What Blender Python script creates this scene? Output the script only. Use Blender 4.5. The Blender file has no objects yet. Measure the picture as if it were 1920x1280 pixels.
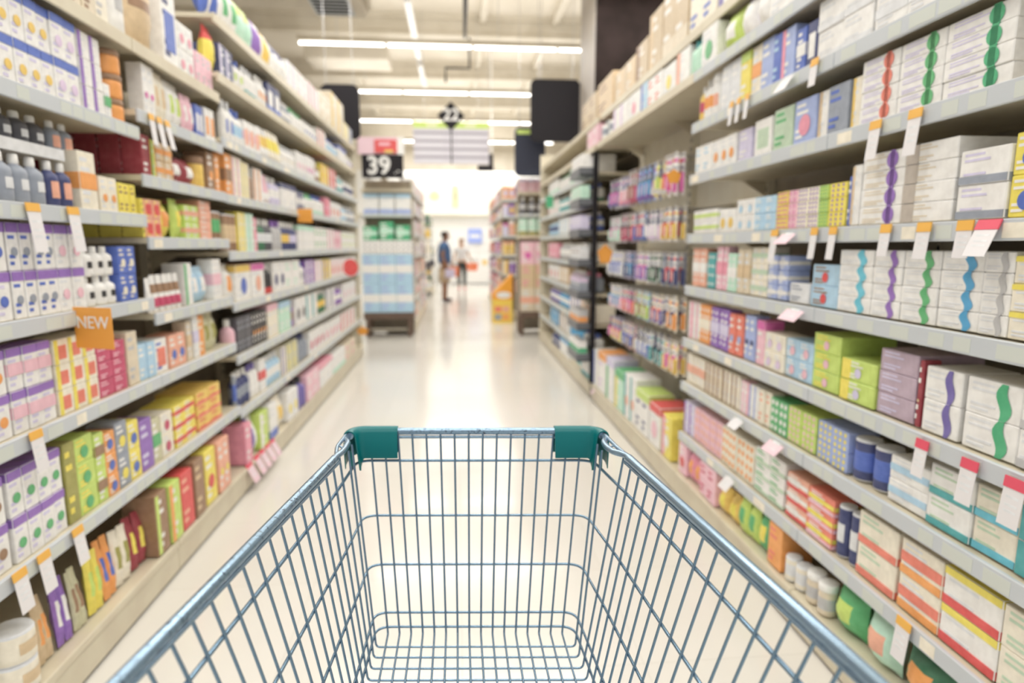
import bpy, bmesh, math, random
from mathutils import Vector, Matrix
from math import sin, cos, pi, radians
D = bpy.data
COL = bpy.context.scene.collection
SC = bpy.context.scene
random.seed(7)

# ------------------------------------------------------------------ camera
PITCH, YAW, EYE = 0.155262, 0.0891103, 1.37
cam_data = D.cameras.new('camera')
cam = D.objects.new('camera', cam_data)
COL.objects.link(cam)
cam.location = (0, 0, EYE)
cam.rotation_euler = (pi / 2 - PITCH, 0, -YAW)
cam_data.sensor_width = 36.0
cam_data.lens = 1150.0 / 1920.0 * 36.0
cam_data.clip_start = 0.02
cam_data.dof.use_dof = True
cam_data.dof.focus_distance = 0.96
cam_data.dof.aperture_fstop = 2.3
SC.camera = cam

# ------------------------------------------------------------------ world and exposure
world = D.worlds.new('world')
SC.world = world
world.use_nodes = True
bg = world.node_tree.nodes['Background']
bg.inputs['Color'].default_value = (1.0, 0.98, 0.95, 1)
bg.inputs['Strength'].default_value = 0.5
SC.view_settings.view_transform = 'Standard'
SC.view_settings.look = 'None'
SC.view_settings.exposure = 0.2
SC.view_settings.gamma = 1.0
SC.view_settings.use_curve_mapping = False

# ceiling lamps: one area lamp under each row of fluorescent tubes
LIGHT_ROWS = [-1.7, 1.3, 4.3, 7.3, 10.3, 13.3, 16.3, 19.3, 21.7]
LAMP_Z = 4.44
for ry in LIGHT_ROWS:
    ld = D.lights.new('tube_row_light', 'AREA')
    ld.shape = 'RECTANGLE'; ld.size = 5.6; ld.size_y = 0.25
    ld.energy = 72 if ry < 19 else 92
    ld.color = (1.0, 0.985, 0.96)
    lo = D.objects.new('tube_row_light', ld)
    lo.location = (0.2, ry, LAMP_Z - 0.03)
    COL.objects.link(lo)
    # the bare tubes light the ceiling as well
    ud = ld.copy(); ud.energy = 44; ud.size_y = 2.6
    uo = D.objects.new('tube_row_uplight', ud)
    uo.location = (0.2, ry, LAMP_Z + 0.13); uo.rotation_euler = (pi, 0, 0)
    COL.objects.link(uo)

ROWS = [
 ('L', 2.135, -1.215, 'top shelf, near left bays', [
  (2.22, 2.36, 'carton beige x:brown', 0.14, 0.07, 1),
  (2.37, 2.45, 'carton cream x:grey', 0.2, 0.06, 1),
  (2.47, 2.6, 'bottle white s:grey', 0.3, 0.11, 1),
  (2.62, 2.86, 'pouch tan x:brown', 0.38, 0.26, 1),
  (2.87, 3.01, 'carton white p:blue x:navy', 0.3, 0.12, 1),
  (3.02, 3.18, 'carton white s:rose', 0.11, 0.08, 2),
  (3.2, 3.4, 'carton pink x:grey', 0.15, 0.07, 1),
 ]),
 ('L', 1.81, -1.215, 'second shelf, nearest left bay', [
  (1.67, 1.87, 'carton white t:blue s:yellow x:lavender', 0.13, 0.06, 2),
  (1.87, 2.1, 'carton white t:blue s:gold x:lavender', 0.13, 0.06, 2),
  (2.1, 2.23, 'carton white t:blue s:lilac x:lavender', 0.13, 0.06, 2),
  (2.24, 2.37, 'carton white V:purple', 0.085, 0.08, 3),
  (2.37, 2.41, 'carton white m:green', 0.12, 0.05, 1),
  (2.43, 2.53, 'jar orange t:brown', 0.085, 0.1, 3),
 ]),
 ('L', 1.88, -1.215, 'second shelf, second left bay', [
  (2.65, 2.75, 'carton white s:magenta', 0.197, 0.06, 1),
  (2.75, 2.87, 'pouch cream s:tan', 0.197, 0.07, 1),
  (2.88, 3.03, 'pouch white s:lime', 0.19, 0.08, 1),
  (3.03, 3.14, 'pouch pink s:white', 0.17, 0.07, 1),
  (3.15, 3.24, 'carton blue p:white', 0.15, 0.06, 1),
  (3.26, 3.38, 'carton white p:orange', 0.16, 0.06, 1),
 ]),
 ('L', 1.64, -1.215, 'third shelf, second left bay', [
  (2.6, 2.67, 'carton darkred x:white', 0.16, 0.075, 1, 0.08, 5.0),
  (2.67, 2.7, 'carton yellow V:green', 0.15, 0.045, 1),
  (2.71, 2.86, 'carton tan m:orange', 0.075, 0.08, 2),
  (2.86, 3.12, 'pouch darkred s:white', 0.12, 0.13, 1),
  (3.13, 3.23, 'jar gold t:brown', 0.15, 0.08, 1),
  (3.24, 3.33, 'carton brown s:orange', 0.187, 0.07, 1),
  (3.34, 3.4, 'carton orange x:white', 0.187, 0.055, 1),
 ]),
 ('L', 1.4, -1.215, 'fourth shelf, second left bay', [
  (2.55, 2.57, 'carton yellow x:olive', 0.15, 0.05, 1, 0.08, 5.0),
  (2.58, 2.71, 'carton salmon p:red x:yellow', 0.075, 0.085, 2),
  (2.72, 2.84, 'pouch yellow s:orange', 0.16, 0.1, 1),
  (2.85, 2.93, 'pouch lime s:yellow', 0.17, 0.07, 1),
  (2.93, 3.09, 'carton lime m:salmon', 0.075, 0.08, 2),
  (3.1, 3.26, 'carton salmon x:white', 0.045, 0.11, 4),
  (3.26, 3.38, 'can brown m:green', 0.14, 0.065, 1),
 ]),
 ('L', 1.485, -1.215, 'third shelf, nearest left bay', [
  (1.6, 1.81, 'bottle navy s:lilac', 0.14, 0.07, 1),
  (1.81, 2.02, 'bottle slate s:silver', 0.14, 0.075, 1),
  (2.03, 2.15, 'bottle navy p:salmon', 0.14, 0.07, 1),
  (2.17, 2.27, 'carton cream m:orange', 0.19, 0.075, 1),
  (2.28, 2.39, 'carton cream s:orange', 0.12, 0.055, 1),
  (2.4, 2.52, 'carton yellow x:brown', 0.11, 0.045, 1),
 ]),
 ('L', 1.655, -1.25, 'narrow tray, nearest left bay', [
  (1.67, 1.89, 'bottle navy m:blue', 0.102, 0.07, 1),
  (1.89, 2.1, 'bottle charcoal s:silver', 0.102, 0.075, 1),
  (2.11, 2.23, 'bottle slate p:salmon', 0.102, 0.065, 1),
 ]),
 ('L', 1.165, -1.215, 'fourth shelf, nearest left bay', [
  (1.56, 1.8, 'carton white t:purple s:blue x:lavender', 0.133, 0.055, 2),
  (1.81, 2.01, 'carton white t:purple s:slate x:blue', 0.133, 0.055, 2),
  (2.01, 2.14, 'carton white t:purple s:pink', 0.133, 0.055, 2),
  (2.15, 2.34, 'bottle white s:black', 0.1, 0.062, 2),
  (2.35, 2.47, 'carton blue s:cream x:cream', 0.1, 0.06, 2),
 ]),
 ('L', 1.1, -1.215, 'fifth shelf, second left bay', [
  (2.55, 2.59, 'tube white b:red', 0.14, 0.045, 1),
  (2.6, 2.86, 'tube white s:brown b:crimson', 0.15, 0.05, 1),
  (2.88, 2.96, 'carton white V:green', 0.19, 0.06, 1),
  (2.97, 3.17, 'pouch sky s:white', 0.17, 0.11, 1),
  (3.2, 3.32, 'carton white m:pink', 0.2, 0.06, 1),
 ]),
 ('L', 0.85, -1.215, 'third shelf up, near left bays', [
  (1.5, 1.74, 'carton white t:purple s:orange x:lavender', 0.12, 0.065, 2),
  (1.75, 1.93, 'carton white t:purple m:pink x:lavender', 0.12, 0.065, 2),
  (1.94, 2.16, 'carton cream p:tomato V:yellow', 0.078, 0.085, 3),
  (2.16, 2.34, 'carton crimson x:pink', 0.06, 0.085, 3),
  (2.35, 2.43, 'carton beige x:grey', 0.2, 0.06, 1),
  (2.43, 2.56, 'carton sky x:white', 0.14, 0.075, 1),
  (2.56, 2.67, 'carton white p:tomato x:blue', 0.14, 0.08, 1),
  (2.68, 2.84, 'carton salmon s:blue', 0.14, 0.09, 1),
  (2.86, 2.91, 'carton beige m:tan', 0.18, 0.05, 1),
  (2.93, 2.99, 'carton white m:lavender', 0.197, 0.05, 1),
  (2.99, 3.06, 'carton orange x:cream', 0.19, 0.05, 1),
  (3.07, 3.24, 'pouch khaki s:olive', 0.19, 0.085, 1),
 ]),
 ('L', 0.5, -1.215, 'second shelf up, near left bays', [
  (1.44, 1.68, 'carton white t:purple s:brown x:lavender', 0.13, 0.065, 2),
  (1.69, 1.92, 'carton white t:purple s:green x:lavender', 0.13, 0.065, 2),
  (1.93, 1.99, 'carton olive x:yellow', 0.26, 0.06, 1),
  (1.99, 2.09, 'carton lime s:green x:yellow', 0.085, 0.08, 3),
  (2.09, 2.15, 'carton lime m:brown', 0.12, 0.06, 2),
  (2.15, 2.22, 'carton orange s:blue', 0.075, 0.06, 3),
  (2.22, 2.3, 'carton slate s:yellow', 0.12, 0.07, 2),
  (2.3, 2.38, 'carton yellow s:blue', 0.11, 0.07, 2),
  (2.38, 2.48, 'carton purple x:lavender', 0.2, 0.075, 1),
  (2.48, 2.55, 'carton khaki m:green', 0.18, 0.06, 1),
  (2.55, 2.66, 'carton cream s:crimson', 0.09, 0.08, 2),
  (2.67, 2.89, 'carton yellow m:red', 0.06, 0.13, 3),
  (2.91, 3.2, 'carton gold b:tomato x:red', 0.06, 0.16, 3),
 ]),
 ('L', 0.15, -1.18, 'bottom deck, near left bays', [
  (1.6, 1.72, 'can cream x:tan', 0.09, 0.09, 2),
  (1.73, 1.81, 'pouch tan s:orange', 0.19, 0.05, 1),
  (1.82, 1.89, 'pouch purple s:white', 0.2, 0.045, 1),
  (1.9, 1.97, 'pouch khaki s:brown', 0.19, 0.045, 1),
  (1.98, 2.06, 'pouch yellow s:lime', 0.2, 0.045, 1),
  (2.07, 2.15, 'pouch orange s:blue', 0.21, 0.045, 1),
  (2.15, 2.25, 'pouch cream s:olive', 0.2, 0.045, 1),
  (2.26, 2.37, 'pouch darkred s:yellow', 0.2, 0.045, 1),
  (2.38, 2.48, 'carton brown V:lime', 0.25, 0.08, 1),
  (2.49, 2.59, 'carton lime V:orange', 0.25, 0.08, 1),
  (2.6, 2.72, 'carton red x:salmon', 0.25, 0.09, 1),
  (2.73, 2.84, 'carton brown x:tan', 0.26, 0.08, 1),
  (2.85, 3.0, 'carton yellow s:red', 0.26, 0.1, 1),
  (3.01, 3.16, 'carton salmon s:yellow', 0.26, 0.1, 1),
 ]),
 ('L', 2.52, -1.215, 'top shelf, far left run', [
  (3.4, 3.63, 'pouch white V:blue', 0.24, 0.13, 1),
  (3.63, 3.89, 'pouch white s:green', 0.26, 0.14, 1),
  (3.9, 4.15, 'pouch mint t:lime', 0.24, 0.15, 1),
  (4.2, 4.39, 'pouch white V:purple', 0.24, 0.14, 1),
  (4.4, 4.56, 'pouch white V:gold', 0.23, 0.14, 1),
  (4.57, 4.88, 'pouch white t:navy', 0.22, 0.17, 1),
  (4.9, 5.16, 'carton white V:lavender', 0.2, 0.15, 1),
  (5.17, 5.51, 'carton white x:pink', 0.2, 0.17, 1),
  (5.53, 5.95, 'carton white V:rose', 0.21, 0.12, 1),
  (5.98, 6.46, 'carton cream x:tan', 0.24, 0.2, 1),
  (6.5, 7.18, 'carton beige V:gold', 0.36, 0.3, 1),
  (7.19, 7.53, 'carton cream V:yellow', 0.2, 0.15, 1),
  (7.57, 7.73, 'carton slate x:lavender', 0.2, 0.25, 1),
 ]),
 ('L', 2.24, -1.215, 'second shelf, far left run', [
  (3.4, 3.5, 'pouch yellow t:red', 0.227, 0.1, 1),
  (3.5, 3.71, 'carton navy V:lavender', 0.17, 0.12, 1),
  (3.72, 3.9, 'bottle white s:lime', 0.17, 0.08, 1),
  (3.91, 4.13, 'bottle white b:teal', 0.17, 0.08, 1),
  (4.14, 4.34, 'bottle white s:orange', 0.18, 0.08, 1),
  (4.35, 4.64, 'carton navy p:white b:blue', 0.19, 0.12, 1),
  (4.65, 4.94, 'bottle slate m:white', 0.15, 0.08, 1),
  (4.95, 5.33, 'bottle white t:green', 0.16, 0.1, 1),
  (5.35, 5.8, 'bottle white x:blue', 0.15, 0.1, 1),
  (5.82, 6.17, 'carton white V:tomato', 0.17, 0.1, 1),
  (6.19, 6.75, 'bottle white m:sky', 0.16, 0.12, 1),
  (6.78, 7.25, 'carton white t:blue', 0.17, 0.15, 1),
  (7.29, 7.73, 'bottle white s:purple', 0.15, 0.2, 1),
 ]),
 ('L', 1.92, -1.215, 'third shelf, far left run', [
  (3.54, 3.67, 'bottle white g:blue', 0.22, 0.08, 1),
  (3.67, 3.82, 'bottle white m:sky', 0.2, 0.08, 1),
  (3.83, 4.11, 'carton white m:pink p:salmon', 0.17, 0.1, 1),
  (4.12, 4.31, 'tube white V:gold', 0.19, 0.06, 1),
  (4.33, 4.62, 'tube cream V:yellow', 0.2, 0.07, 1),
  (4.63, 4.99, 'bottle white x:beige', 0.16, 0.09, 1),
  (5.01, 5.32, 'carton white s:pink', 0.17, 0.1, 1),
  (5.34, 5.61, 'carton white s:magenta', 0.18, 0.1, 1),
  (5.63, 5.86, 'bottle brown m:white', 0.18, 0.1, 1),
  (5.89, 6.19, 'carton yellow V:orange', 0.19, 0.14, 1),
  (6.22, 6.56, 'carton red V:white', 0.19, 0.16, 1),
  (6.59, 7.01, 'bottle teal m:white', 0.18, 0.15, 1),
  (7.05, 7.73, 'bottle white m:navy', 0.17, 0.2, 1),
 ]),
 ('L', 1.635, -1.215, 'fourth shelf, far left run', [
  (3.48, 3.58, 'carton orange m:brown', 0.22, 0.07, 1),
  (3.59, 3.74, 'carton cream V:pink', 0.22, 0.08, 1),
  (3.75, 3.88, 'carton cream V:yellow', 0.21, 0.08, 1),
  (3.88, 3.95, 'bottle brown t:black', 0.19, 0.07, 1),
  (3.96, 4.11, 'carton white V:orange', 0.2, 0.09, 1),
  (4.12, 4.3, 'tube pink b:white', 0.19, 0.08, 1),
  (4.31, 4.53, 'bottle lavender m:white', 0.19, 0.09, 1),
  (4.55, 4.93, 'carton white t:navy', 0.17, 0.16, 1),
  (4.95, 5.17, 'carton navy m:white', 0.15, 0.1, 1),
  (5.19, 5.59, 'pouch white t:green', 0.17, 0.14, 1),
  (5.61, 5.98, 'bottle white b:mint', 0.17, 0.12, 1),
  (6.01, 6.23, 'carton rose x:red', 0.18, 0.12, 1),
  (6.25, 6.79, 'carton white s:tomato', 0.16, 0.2, 1),
  (6.82, 7.18, 'bottle sky m:white', 0.17, 0.15, 1),
  (7.21, 7.73, 'bottle slate m:white', 0.17, 0.2, 1),
 ]),
 ('L', 1.335, -1.215, 'fifth shelf, far left run', [
  (3.42, 3.61, 'can brown m:tan', 0.2, 0.075, 1),
  (3.62, 3.74, 'carton yellow V:cream', 0.22, 0.07, 1),
  (3.75, 3.88, 'carton mint V:white', 0.22, 0.07, 1),
  (3.88, 3.95, 'carton rose x:white', 0.2, 0.06, 1),
  (3.96, 4.13, 'bottle forest m:silver', 0.2, 0.075, 1),
  (4.14, 4.29, 'bottle charcoal m:silver', 0.2, 0.075, 1),
  (4.3, 4.49, 'bottle grey t:purple', 0.2, 0.075, 1),
  (4.51, 4.72, 'bottle navy m:gold', 0.2, 0.08, 1),
  (4.74, 4.92, 'bottle navy m:lavender', 0.2, 0.08, 1),
  (4.95, 5.48, 'carton white t:mint', 0.19, 0.12, 1),
  (5.5, 6.04, 'carton white x:green', 0.19, 0.14, 1),
  (6.06, 6.32, 'carton white V:rose', 0.19, 0.14, 1),
  (6.35, 6.72, 'carton pink s:rose', 0.18, 0.17, 1),
  (6.75, 7.66, 'carton white x:lime', 0.18, 0.2, 1),
 ]),
 ('L', 1.06, -1.215, 'fourth shelf up, far left run', [
  (3.4, 3.52, 'pouch white s:orange', 0.21, 0.09, 1),
  (3.53, 3.78, 'carton white s:blue t:gold', 0.2, 0.19, 1),
  (3.79, 4.03, 'carton white s:salmon t:magenta', 0.2, 0.19, 1),
  (4.04, 4.22, 'bottle black b:red', 0.19, 0.08, 1),
  (4.23, 4.52, 'carton white s:navy', 0.2, 0.16, 1),
  (4.53, 4.93, 'carton white x:mint', 0.2, 0.17, 1),
  (4.94, 5.1, 'bottle white m:grey', 0.18, 0.09, 1),
  (5.12, 5.42, 'carton purple V:white', 0.19, 0.12, 1),
  (5.44, 5.74, 'carton white V:pink', 0.18, 0.14, 1),
  (5.76, 6.1, 'carton yellow V:purple', 0.18, 0.14, 1),
  (6.12, 7.6, 'carton white s:tomato x:pink', 0.18, 0.2, 1),
 ]),
 ('L', 0.77, -1.215, 'third shelf up, far left run', [
  (3.41, 3.5, 'bottle pink b:charcoal', 0.2, 0.07, 1),
  (3.5, 3.74, 'carton charcoal x:slate', 0.2, 0.055, 1),
  (3.75, 4.03, 'carton black s:orange', 0.2, 0.06, 1),
  (4.05, 4.3, 'carton cream t:pink', 0.22, 0.13, 1),
  (4.31, 4.6, 'carton mint t:sky', 0.21, 0.14, 1),
  (4.62, 4.72, 'bottle purple m:brown', 0.2, 0.08, 1),
  (4.74, 5.07, 'carton white s:charcoal', 0.2, 0.15, 1),
  (5.09, 5.48, 'carton white V:teal', 0.2, 0.17, 1),
  (5.5, 5.84, 'bottle forest m:gold', 0.2, 0.1, 1),
  (5.86, 6.25, 'carton white V:navy', 0.19, 0.2, 1),
  (6.27, 6.65, 'bottle purple m:white', 0.19, 0.15, 1),
  (6.68, 7.53, 'carton white s:pink', 0.19, 0.25, 1),
 ]),
 ('L', 0.47, -1.215, 'second shelf up, far left run', [
  (3.4, 3.43, 'can slate m:blue', 0.2, 0.075, 1),
  (3.44, 3.66, 'bottle navy m:slate', 0.2, 0.08, 1),
  (3.67, 3.82, 'bottle white t:indigo', 0.2, 0.08, 1),
  (3.83, 3.95, 'carton white m:red', 0.2, 0.08, 1),
  (3.96, 4.29, 'bottle sky m:white', 0.19, 0.09, 1),
  (4.3, 4.45, 'carton cream V:indigo', 0.2, 0.1, 1),
  (4.47, 4.74, 'carton khaki x:yellow', 0.2, 0.14, 1),
  (4.75, 5.1, 'bottle slate t:navy', 0.2, 0.11, 1),
  (5.12, 5.72, 'carton white s:crimson', 0.19, 0.17, 1),
  (5.75, 6.52, 'carton white s:rose', 0.18, 0.2, 1),
  (6.55, 7.45, 'carton white V:red', 0.18, 0.25, 1),
 ]),
 ('L', 0.15, -1.18, 'bottom deck, far left run', [
  (3.41, 3.51, 'carton rose x:white', 0.23, 0.08, 1),
  (3.52, 3.67, 'pouch white V:indigo', 0.23, 0.11, 1),
  (3.67, 3.83, 'carton lime V:white', 0.22, 0.12, 1),
  (3.85, 4.02, 'carton white b:blue', 0.22, 0.12, 1),
  (4.03, 4.25, 'pouch cream s:gold', 0.22, 0.15, 1),
  (4.27, 4.54, 'carton white s:yellow', 0.2, 0.17, 1),
  (4.56, 4.81, 'bottle indigo t:black', 0.22, 0.1, 1),
  (4.83, 5.27, 'carton pink x:white', 0.2, 0.2, 1),
  (5.29, 5.84, 'carton white t:rose', 0.2, 0.22, 1),
  (5.87, 6.5, 'carton white b:mint', 0.18, 0.25, 1),
  (6.53, 7.19, 'carton beige x:rose', 0.17, 0.3, 1),
 ]),
 ('R', 2.46, 1.24, 'topmost shelf on the right', [
  (2.63, 3.0, 'carton white V:indigo', 0.26, 0.2, 1),
  (3.02, 3.37, 'carton cream x:blue', 0.26, 0.2, 1),
  (3.39, 3.8, 'carton kraft b:beige', 0.36, 0.25, 1),
  (3.82, 4.07, 'carton kraft V:tan', 0.34, 0.2, 1),
  (4.09, 4.35, 'carton kraft V:brown', 0.24, 0.25, 1),
  (4.37, 4.93, 'carton tan V:kraft', 0.21, 0.25, 1),
  (4.96, 5.54, 'carton tan x:brown', 0.27, 0.4, 1),
  (5.56, 6.21, 'carton kraft x:brown', 0.25, 0.35, 1),
 ]),
 ('R', 2.225, 1.215, 'second shelf on the right', [
  (1.84, 2.13, 'pouch silver s:white', 0.177, 0.2, 1),
  (2.13, 2.45, 'carton white x:silver', 0.177, 0.2, 1),
  (2.46, 2.73, 'pouch white V:lavender', 0.177, 0.16, 1),
  (2.73, 2.92, 'pouch lime s:white', 0.177, 0.15, 1),
  (2.92, 3.13, 'carton white s:green', 0.177, 0.14, 1),
  (3.13, 3.28, 'bottle mint t:teal', 0.177, 0.09, 1),
  (3.29, 3.48, 'carton white V:salmon', 0.177, 0.16, 1),
  (3.49, 3.7, 'carton white s:yellow', 0.16, 0.18, 1),
  (3.71, 3.99, 'carton white x:tomato', 0.17, 0.18, 1),
  (4.0, 4.13, 'carton sky V:blue', 0.177, 0.15, 1),
  (4.14, 4.43, 'carton white s:rose', 0.17, 0.22, 1),
  (4.45, 4.85, 'carton white V:lilac', 0.17, 0.22, 1),
  (4.87, 5.32, 'bottle white m:slate', 0.17, 0.2, 1),
  (5.34, 5.82, 'carton pink x:white', 0.17, 0.3, 1),
 ]),
 ('R', 1.975, 1.215, 'third shelf, near right bays', [
  (1.53, 1.8, 'carton white m:silver', 0.0955, 0.18, 2),
  (1.81, 2.1, 'carton white b:silver', 0.0955, 0.18, 2),
  (2.1, 2.16, 'carton navy p:white', 0.15, 0.08, 1),
  (2.17, 2.23, 'carton blue m:white', 0.15, 0.08, 1),
  (2.24, 2.33, 'carton periwinkle V:rose', 0.18, 0.09, 1),
  (2.33, 2.39, 'carton blue x:sky', 0.18, 0.05, 1),
  (2.39, 2.49, 'carton periwinkle x:white', 0.19, 0.09, 1),
  (2.49, 2.57, 'carton cream m:orange', 0.19, 0.07, 1),
  (2.57, 2.67, 'carton yellow t:lime', 0.192, 0.07, 1),
  (2.67, 2.86, 'carton silver x:white', 0.192, 0.09, 1),
  (2.89, 2.98, 'jar white p:salmon', 0.19, 0.065, 1),
  (2.98, 3.08, 'bottle white m:orange', 0.19, 0.06, 1),
  (3.08, 3.13, 'bottle gold m:crimson', 0.17, 0.06, 1),
 ]),
 ('R', 1.725, 1.215, 'fourth shelf, near right bays', [
  (1.32, 1.52, 'carton white r:emerald x:lavender', 0.045, 0.2, 4),
  (1.52, 1.68, 'carton white r:green x:lavender', 0.045, 0.165, 4),
  (1.68, 1.84, 'carton white r:tomato x:lavender', 0.045, 0.165, 4),
  (1.84, 1.88, 'carton cream V:gold', 0.15, 0.045, 1),
  (1.89, 2.0, 'carton slate x:blue', 0.15, 0.1, 1),
  (2.0, 2.06, 'carton white V:tan', 0.15, 0.05, 1),
  (2.06, 2.21, 'carton periwinkle s:rose', 0.15, 0.11, 1),
  (2.21, 2.36, 'carton sage x:green', 0.15, 0.11, 1),
  (2.36, 2.52, 'carton white p:sage', 0.14, 0.11, 1),
  (2.53, 2.66, 'carton lavender x:white', 0.13, 0.09, 1),
  (2.67, 2.93, 'carton white s:orange', 0.13, 0.09, 1),
  (2.93, 3.13, 'carton white x:sky', 0.13, 0.09, 1),
 ]),
 ('R', 1.43, 1.215, 'fifth shelf, near right bays', [
  (1.2, 1.29, 'carton yellow s:blue', 0.09, 0.12, 2),
  (1.29, 1.43, 'carton white b:slate x:lavender', 0.08, 0.17, 2),
  (1.44, 1.62, 'carton white V:taupe x:beige', 0.05, 0.17, 4),
  (1.62, 1.8, 'carton white r:purple x:beige', 0.05, 0.17, 4),
  (1.8, 1.84, 'carton white V:tan', 0.18, 0.04, 1),
  (1.84, 1.86, 'carton blue x:white', 0.15, 0.03, 1),
  (1.86, 1.96, 'carton yellow g:purple', 0.045, 0.07, 3),
  (1.96, 2.02, 'carton lime g:green', 0.045, 0.04, 3),
  (2.02, 2.15, 'carton cream g:purple', 0.045, 0.07, 3),
  (2.15, 2.21, 'carton pink x:magenta', 0.045, 0.04, 3),
  (2.21, 2.3, 'carton yellow g:magenta', 0.045, 0.055, 3),
  (2.3, 2.47, 'carton sky x:white', 0.065, 0.08, 2),
  (2.47, 2.63, 'carton white s:sky', 0.065, 0.08, 2),
  (2.64, 2.82, 'carton white s:gold', 0.1, 0.09, 1),
  (2.83, 3.13, 'carton white m:lime', 0.055, 0.13, 2),
 ]),
 ('R', 1.165, 1.215, 'fifth shelf up, near right bays', [
  (1.13, 1.25, 'carton cream t:yellow', 0.06, 0.12, 3),
  (1.25, 1.33, 'carton white v:grey', 0.047, 0.09, 4),
  (1.33, 1.46, 'carton white v:azure', 0.047, 0.13, 4),
  (1.46, 1.59, 'carton white v:green', 0.047, 0.13, 4),
  (1.59, 1.71, 'carton white v:purple', 0.047, 0.11, 4),
  (1.71, 1.87, 'carton white v:cyan', 0.047, 0.15, 4),
  (1.87, 2.02, 'carton sky s:red x:brown', 0.07, 0.12, 2),
  (2.02, 2.17, 'carton silver x:slate', 0.07, 0.1, 1),
  (2.18, 2.32, 'carton periwinkle m:white', 0.055, 0.09, 3),
  (2.33, 2.47, 'carton cream m:sage', 0.065, 0.08, 3),
  (2.48, 2.59, 'carton beige m:tan', 0.19, 0.05, 1),
  (2.6, 2.69, 'carton mint m:white', 0.17, 0.045, 1),
  (2.7, 2.82, 'carton pink m:rose', 0.2, 0.045, 1),
  (2.83, 2.92, 'carton teal g:white', 0.17, 0.05, 1),
  (2.93, 3.11, 'carton salmon m:white', 0.19, 0.05, 1),
 ]),
 ('R', 0.89, 1.215, 'fourth shelf up, near right bays', [
  (1.1, 1.19, 'carton white b:grey', 0.085, 0.14, 2),
  (1.19, 1.34, 'carton white v:emerald', 0.085, 0.16, 2),
  (1.35, 1.47, 'carton white v:indigo', 0.085, 0.14, 2),
  (1.48, 1.49, 'carton darkred s:tan', 0.18, 0.02, 1),
  (1.5, 1.65, 'carton mauve x:lavender', 0.062, 0.12, 3),
  (1.65, 1.82, 'carton lime V:yellow s:lavender', 0.065, 0.13, 2),
  (1.83, 1.98, 'carton lime s:pink x:yellow', 0.062, 0.12, 3),
  (1.98, 2.16, 'carton sky s:pink', 0.07, 0.11, 2),
  (2.16, 2.32, 'carton cream s:lilac', 0.07, 0.1, 2),
  (2.32, 2.39, 'carton pink t:magenta', 0.18, 0.05, 1),
  (2.4, 2.5, 'carton periwinkle s:navy', 0.19, 0.06, 1),
  (2.51, 2.64, 'carton tomato s:periwinkle', 0.18, 0.055, 1),
  (2.64, 2.85, 'carton purple m:lavender', 0.19, 0.05, 1),
  (2.85, 2.98, 'carton orange m:cream', 0.19, 0.045, 1),
  (2.99, 3.08, 'carton white V:rose', 0.19, 0.045, 1),
  (3.09, 3.13, 'carton pink V:white', 0.19, 0.05, 1),
 ]),
 ('R', 0.655, 1.215, 'third shelf up, near right bays', [
  (1.05, 1.16, 'carton white V:teal x:orange', 0.08, 0.14, 2),
  (1.16, 1.28, 'carton cream b:cyan x:sage', 0.08, 0.14, 2),
  (1.28, 1.42, 'carton white b:teal x:sage', 0.08, 0.14, 2),
  (1.42, 1.57, 'carton white m:sky', 0.065, 0.12, 2),
  (1.58, 1.75, 'can navy m:blue', 0.13, 0.075, 1),
  (1.75, 1.92, 'carton periwinkle g:yellow', 0.065, 0.1, 2),
  (1.93, 2.11, 'carton lime g:pink', 0.065, 0.1, 2),
  (2.11, 2.24, 'carton green g:white', 0.13, 0.06, 1),
  (2.24, 2.33, 'carton cream x:salmon', 0.14, 0.05, 1),
  (2.34, 2.42, 'carton white V:periwinkle', 0.14, 0.05, 1),
  (2.42, 2.5, 'carton pink V:white', 0.14, 0.05, 1),
  (2.51, 2.68, 'carton cream V:brown', 0.15, 0.045, 1),
  (2.69, 2.88, 'carton beige V:brown', 0.15, 0.05, 1),
  (2.89, 3.13, 'carton cream m:salmon', 0.15, 0.05, 1),
 ]),
 ('R', 0.375, 1.215, 'second shelf up, near right bays', [
  (1.01, 1.17, 'carton cream x:sage', 0.1, 0.2, 2),
  (1.17, 1.34, 'carton white t:yellow b:red', 0.1, 0.2, 2),
  (1.34, 1.49, 'carton cream m:tomato b:orange', 0.1, 0.18, 2),
  (1.5, 1.67, 'carton cream b:tomato x:sage', 0.1, 0.16, 2),
  (1.67, 1.79, 'can navy b:silver', 0.17, 0.07, 1),
  (1.79, 1.94, 'carton tomato m:yellow b:pink', 0.055, 0.12, 3),
  (1.94, 2.09, 'carton salmon m:white b:red', 0.055, 0.11, 3),
  (2.1, 2.33, 'carton white x:green b:sage', 0.06, 0.12, 3),
  (2.34, 2.66, 'carton cream g:orange', 0.17, 0.08, 1),
  (2.66, 2.99, 'carton pink g:salmon', 0.17, 0.07, 1),
  (2.99, 3.13, 'carton lavender V:purple', 0.17, 0.06, 1),
 ]),
 ('R', 0.15, 1.19, 'bottom deck, near right bays', [
  (1.28, 1.47, 'pouch forest s:orange', 0.15, 0.13, 1),
  (1.47, 1.61, 'pouch mint s:salmon', 0.15, 0.11, 1),
  (1.62, 1.76, 'pouch green s:lime', 0.15, 0.11, 1),
  (1.76, 1.9, 'jar beige m:grey', 0.11, 0.09, 1),
  (1.91, 2.04, 'can cream m:silver', 0.09, 0.08, 1),
  (2.05, 2.15, 'carton orange x:tomato', 0.167, 0.08, 1),
  (2.16, 2.26, 'pouch green s:yellow', 0.167, 0.08, 1),
  (2.26, 2.42, 'pouch lime s:green', 0.167, 0.1, 1),
  (2.42, 2.63, 'pouch gold s:yellow', 0.13, 0.11, 1),
  (2.64, 2.83, 'carton pink x:crimson', 0.167, 0.08, 1),
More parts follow.
